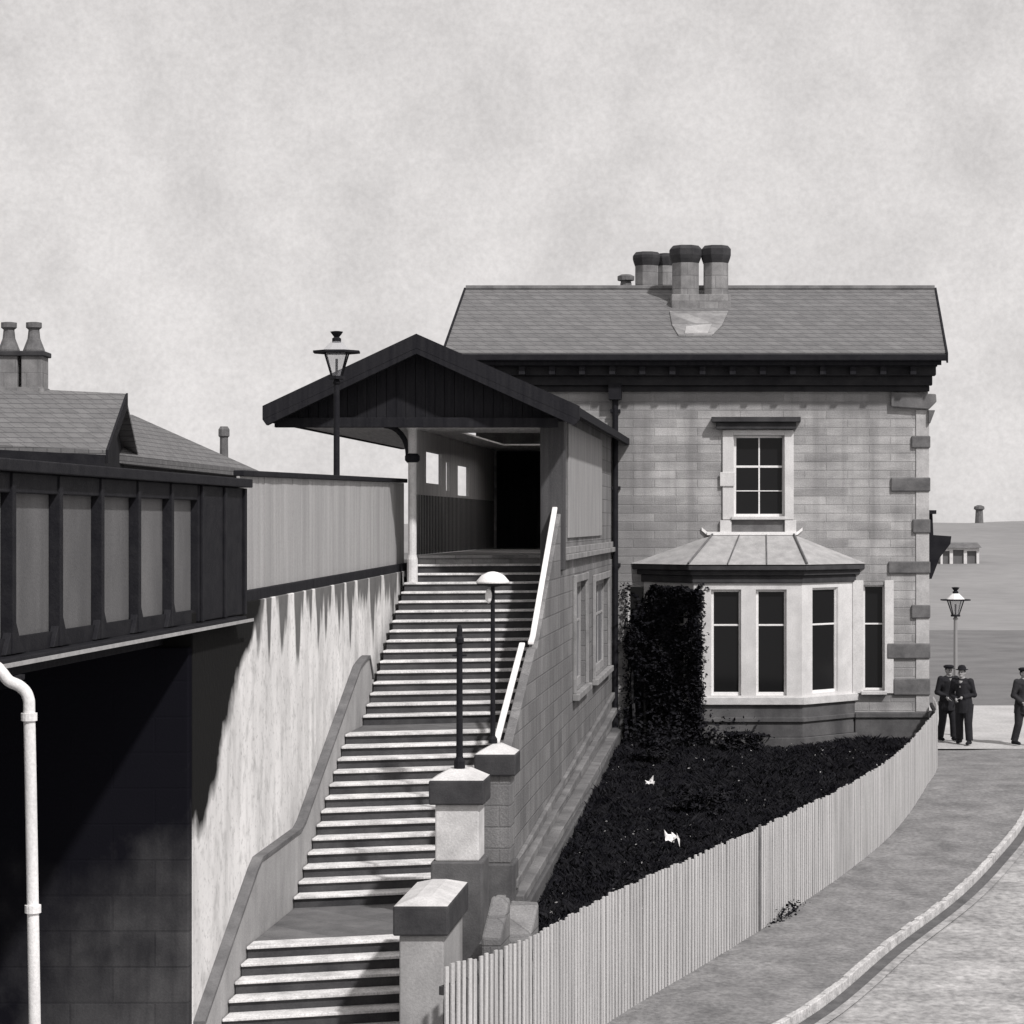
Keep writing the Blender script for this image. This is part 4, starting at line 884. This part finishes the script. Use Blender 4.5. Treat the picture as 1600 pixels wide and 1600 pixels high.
# ------------------------------------------------------------------ people
def person(x, y, z, face, label, cloth, hat='cap', lean=0.0, stride=.12, arm=(.1, .15), scale=1.0):
    o = empty('person', (x, y, z), label, 'person', 'men standing at the corner')
    o.rotation_euler = (0, 0, face); o.scale = (scale,)*3
    ORG[o.name] = Vector((0, 0, 0))
    I = lambda p: p
    s = stride
    hipz, shz = .92, 1.44; lx = lean
    foot = [(-.11-s*.3, -.02+s, .07), (.11+s*.3, .02-s, .07)]
    knee = [(-.11-s*.1, -.05+s*.4, .49), (.11+s*.1, -.03-s*.5, .49)]
    hip_ = [(-.095, 0, hipz), (.095, 0, hipz)]
    sh = [(-.19+lx, 0, shz), (.19+lx, 0, shz)]
    el = [(-.27+lx, .03, 1.14), (.27+lx, .03, 1.14)]; hd_ = [(-.25+lx+arm[0], -.16, .90+arm[0]), (.25+lx-arm[1], -.16, .90+arm[1])]
    neck, head = (lx, 0, 1.52), (lx*1.15, -.02, 1.645)
    def limbs(mb, grow, arms=True, legs=True, torso=True, handz=True):
        g = grow
        if torso:
            mb.tube([(0, 0, hipz-.07), (lx*.3, 0, 1.05), (lx*.7, 0, 1.25), (lx, 0, 1.40), (lx, 0, 1.49)], [.14+g, .135+g, .15+g, .16+g, .07+g], 14)
            mb.tube([(sh[0][0]+.02, 0, shz-.03), (lx, 0, shz), (sh[1][0]-.02, 0, shz-.03)], [.058+g, .085+g, .058+g], 12)
        for i in (0, 1):
            if legs: mb.tube([hip_[i], knee[i], (foot[i][0], foot[i][1], .10)], [.095+g, .062+g, .045+g], 12)
            if arms: mb.ball(sh[i], .06+g); mb.ball(el[i], .046+g); mb.ball((sh[i][0]*.6+lx*.4, 0, shz-.12), (.10+g, .09+g, .12))
            if arms: mb.tube([sh[i], el[i], hd_[i]], [.058+g, .045+g, .032+g], 10)
    b = MB(I); limbs(b, 0)
    b.tube([(lx, 0, 1.44), neck, (head[0], -.01, 1.60)], [.065, .055, .055], 10); b.ball(head, (.076, .095, .115)); b.ball((head[0], head[1]-.10, head[2]-.02), (.013, .02, .02))
    b.ball((head[0], head[1]-.05, head[2]-.08), (.045, .045, .035))
    for sx in (-1, 1): b.ball((head[0]+sx*.078, head[1]+.01, head[2]-.01), (.014, .022, .03), 8)
    for i in (0, 1):
        hx_, hy, hz_ = hd_[i]; d = (Vector(hd_[i])-Vector(el[i])).normalized(); b.ball(Vector(hd_[i])+d*.05, (.028, .038, .045))
        for q in range(4):
            f0_ = Vector(hd_[i])+d*.085+Vector((0, (q-1.5)*.019, 0)); ln = (.055, .065, .06, .048)[q]
            b.tube([f0_, f0_+d*ln*.6+Vector((0, -.004, 0)), f0_+d*ln+Vector((.012*(1-2*i), -.008, -.008))], [.0095, .0085, .007], 6)
        t0 = Vector(hd_[i])+d*.03+Vector((0, -.033, 0)); b.tube([t0, t0+d*.03+Vector((0, -.022, 0)), t0+d*.06+Vector((0, -.028, 0))], [.011, .010, .008], 6)
        b.tube([(foot[i][0], foot[i][1]+.05, .05), (foot[i][0], foot[i][1]-.15, .035)], [.045, .035], 10)
    body = b.build('body', M['skin'], o, smooth=True)
    rm_ = body.modifiers.new('Remesh', 'REMESH'); rm_.mode = 'VOXEL'; rm_.voxel_size = .012; rm_.use_smooth_shade = True
    def cloth_part(name, mb, m_, vx=.014):
        c = mb.build(name, m_, o, smooth=True); r_ = c.modifiers.new('Remesh', 'REMESH'); r_.mode = 'VOXEL'; r_.voxel_size = vx; r_.use_smooth_shade = True; return c
    tr = MB(I)
    for i in (0, 1): tr.tube([hip_[i], knee[i], (foot[i][0], foot[i][1]+.01, .09)], [.125, .092, .085], 12)
    tr.tube([(0, 0, hipz-.1), (0, 0, hipz+.12)], [.15, .155], 12); cloth_part('trousers', tr, cloth)
    jk = MB(I); limbs(jk, .025, True, False, True); jk.tube([(0, .01, .72), (0, 0, .95), (lx*.5, 0, 1.15)], [.20, .185, .17], 14); cloth_part('jacket', jk, cloth)
    sr = MB(I); sr.tube([(lx, -.155, 1.30), (lx, -.12, 1.46)], [.03, .05], 8); sr.lathe((lx, -.01, 1.49), [(.075, 0), (.07, .05)], 12); cloth_part('shirt', sr, M['shirt'], .01)
    sho = MB(I)
    for i in (0, 1): sho.tube([(foot[i][0], foot[i][1]+.075, .045), (foot[i][0], foot[i][1]-.02, .06), (foot[i][0], foot[i][1]-.19, .035)], [.045, .055, .035], 10)
    cloth_part('shoes', sho, M['felt'])
    ha = MB(I); ha.ball((head[0], head[1]+.025, head[2]+.015), (.084, .092, .105)); hh = cloth_part('hair', ha, M['hair'], .012)
    ht = MB(I)
    if hat == 'bowler': ht.lathe((head[0], head[1]+.01, head[2]+.055), [(.10, 0), (.145, .012), (.145, .022), (.098, .025), (.095, .07), (.06, .115), (.01, .125)], 16)
    else: ht.lathe((head[0], head[1]+.01, head[2]+.055), [(.095, 0), (.12, .02), (.125, .05), (.08, .075), (.01, .08)], 16); ht.box(head[0]-.07, head[0]+.07, head[1]-.17, head[1]-.06, head[2]+.05+0, head[2]+.065)
    mm = ht; mm_o = mm.build('hat', M['felt'], o, smooth=True)
    ey = MB(I)
    for sx in (-1, 1): ey.ball((head[0]+sx*.03, head[1]-.088, head[2]+.01), .011, 8)
    ey.build('eyes', M['felt'], o)
    return o
MB_box_flat = None
def foot_at(px, py, Y): return at(px, py, Y)
g0 = E-5.1+.012
person(at(1480, 0, 54.0).x, 54.0, g0, .25, 'man in dark suit and cap standing nearest the house corner', M['cloth'], 'cap', .03, .10, (.12, .10), 1.0)
person(at(1507, 0, 53.2).x, 53.2, g0, -.5, 'man in dark coat and bowler hat leaning with legs apart beside another man', M['cloth'], 'bowler', -.05, .16, (.14, .18), 1.0)
person(at(1598, 0, 53.0).x, 53.0, g0, .5, 'man in dark suit cut off by the right edge of the picture', M['cloth2'], 'cap', .02, .13, (.08, .12), 1.0)
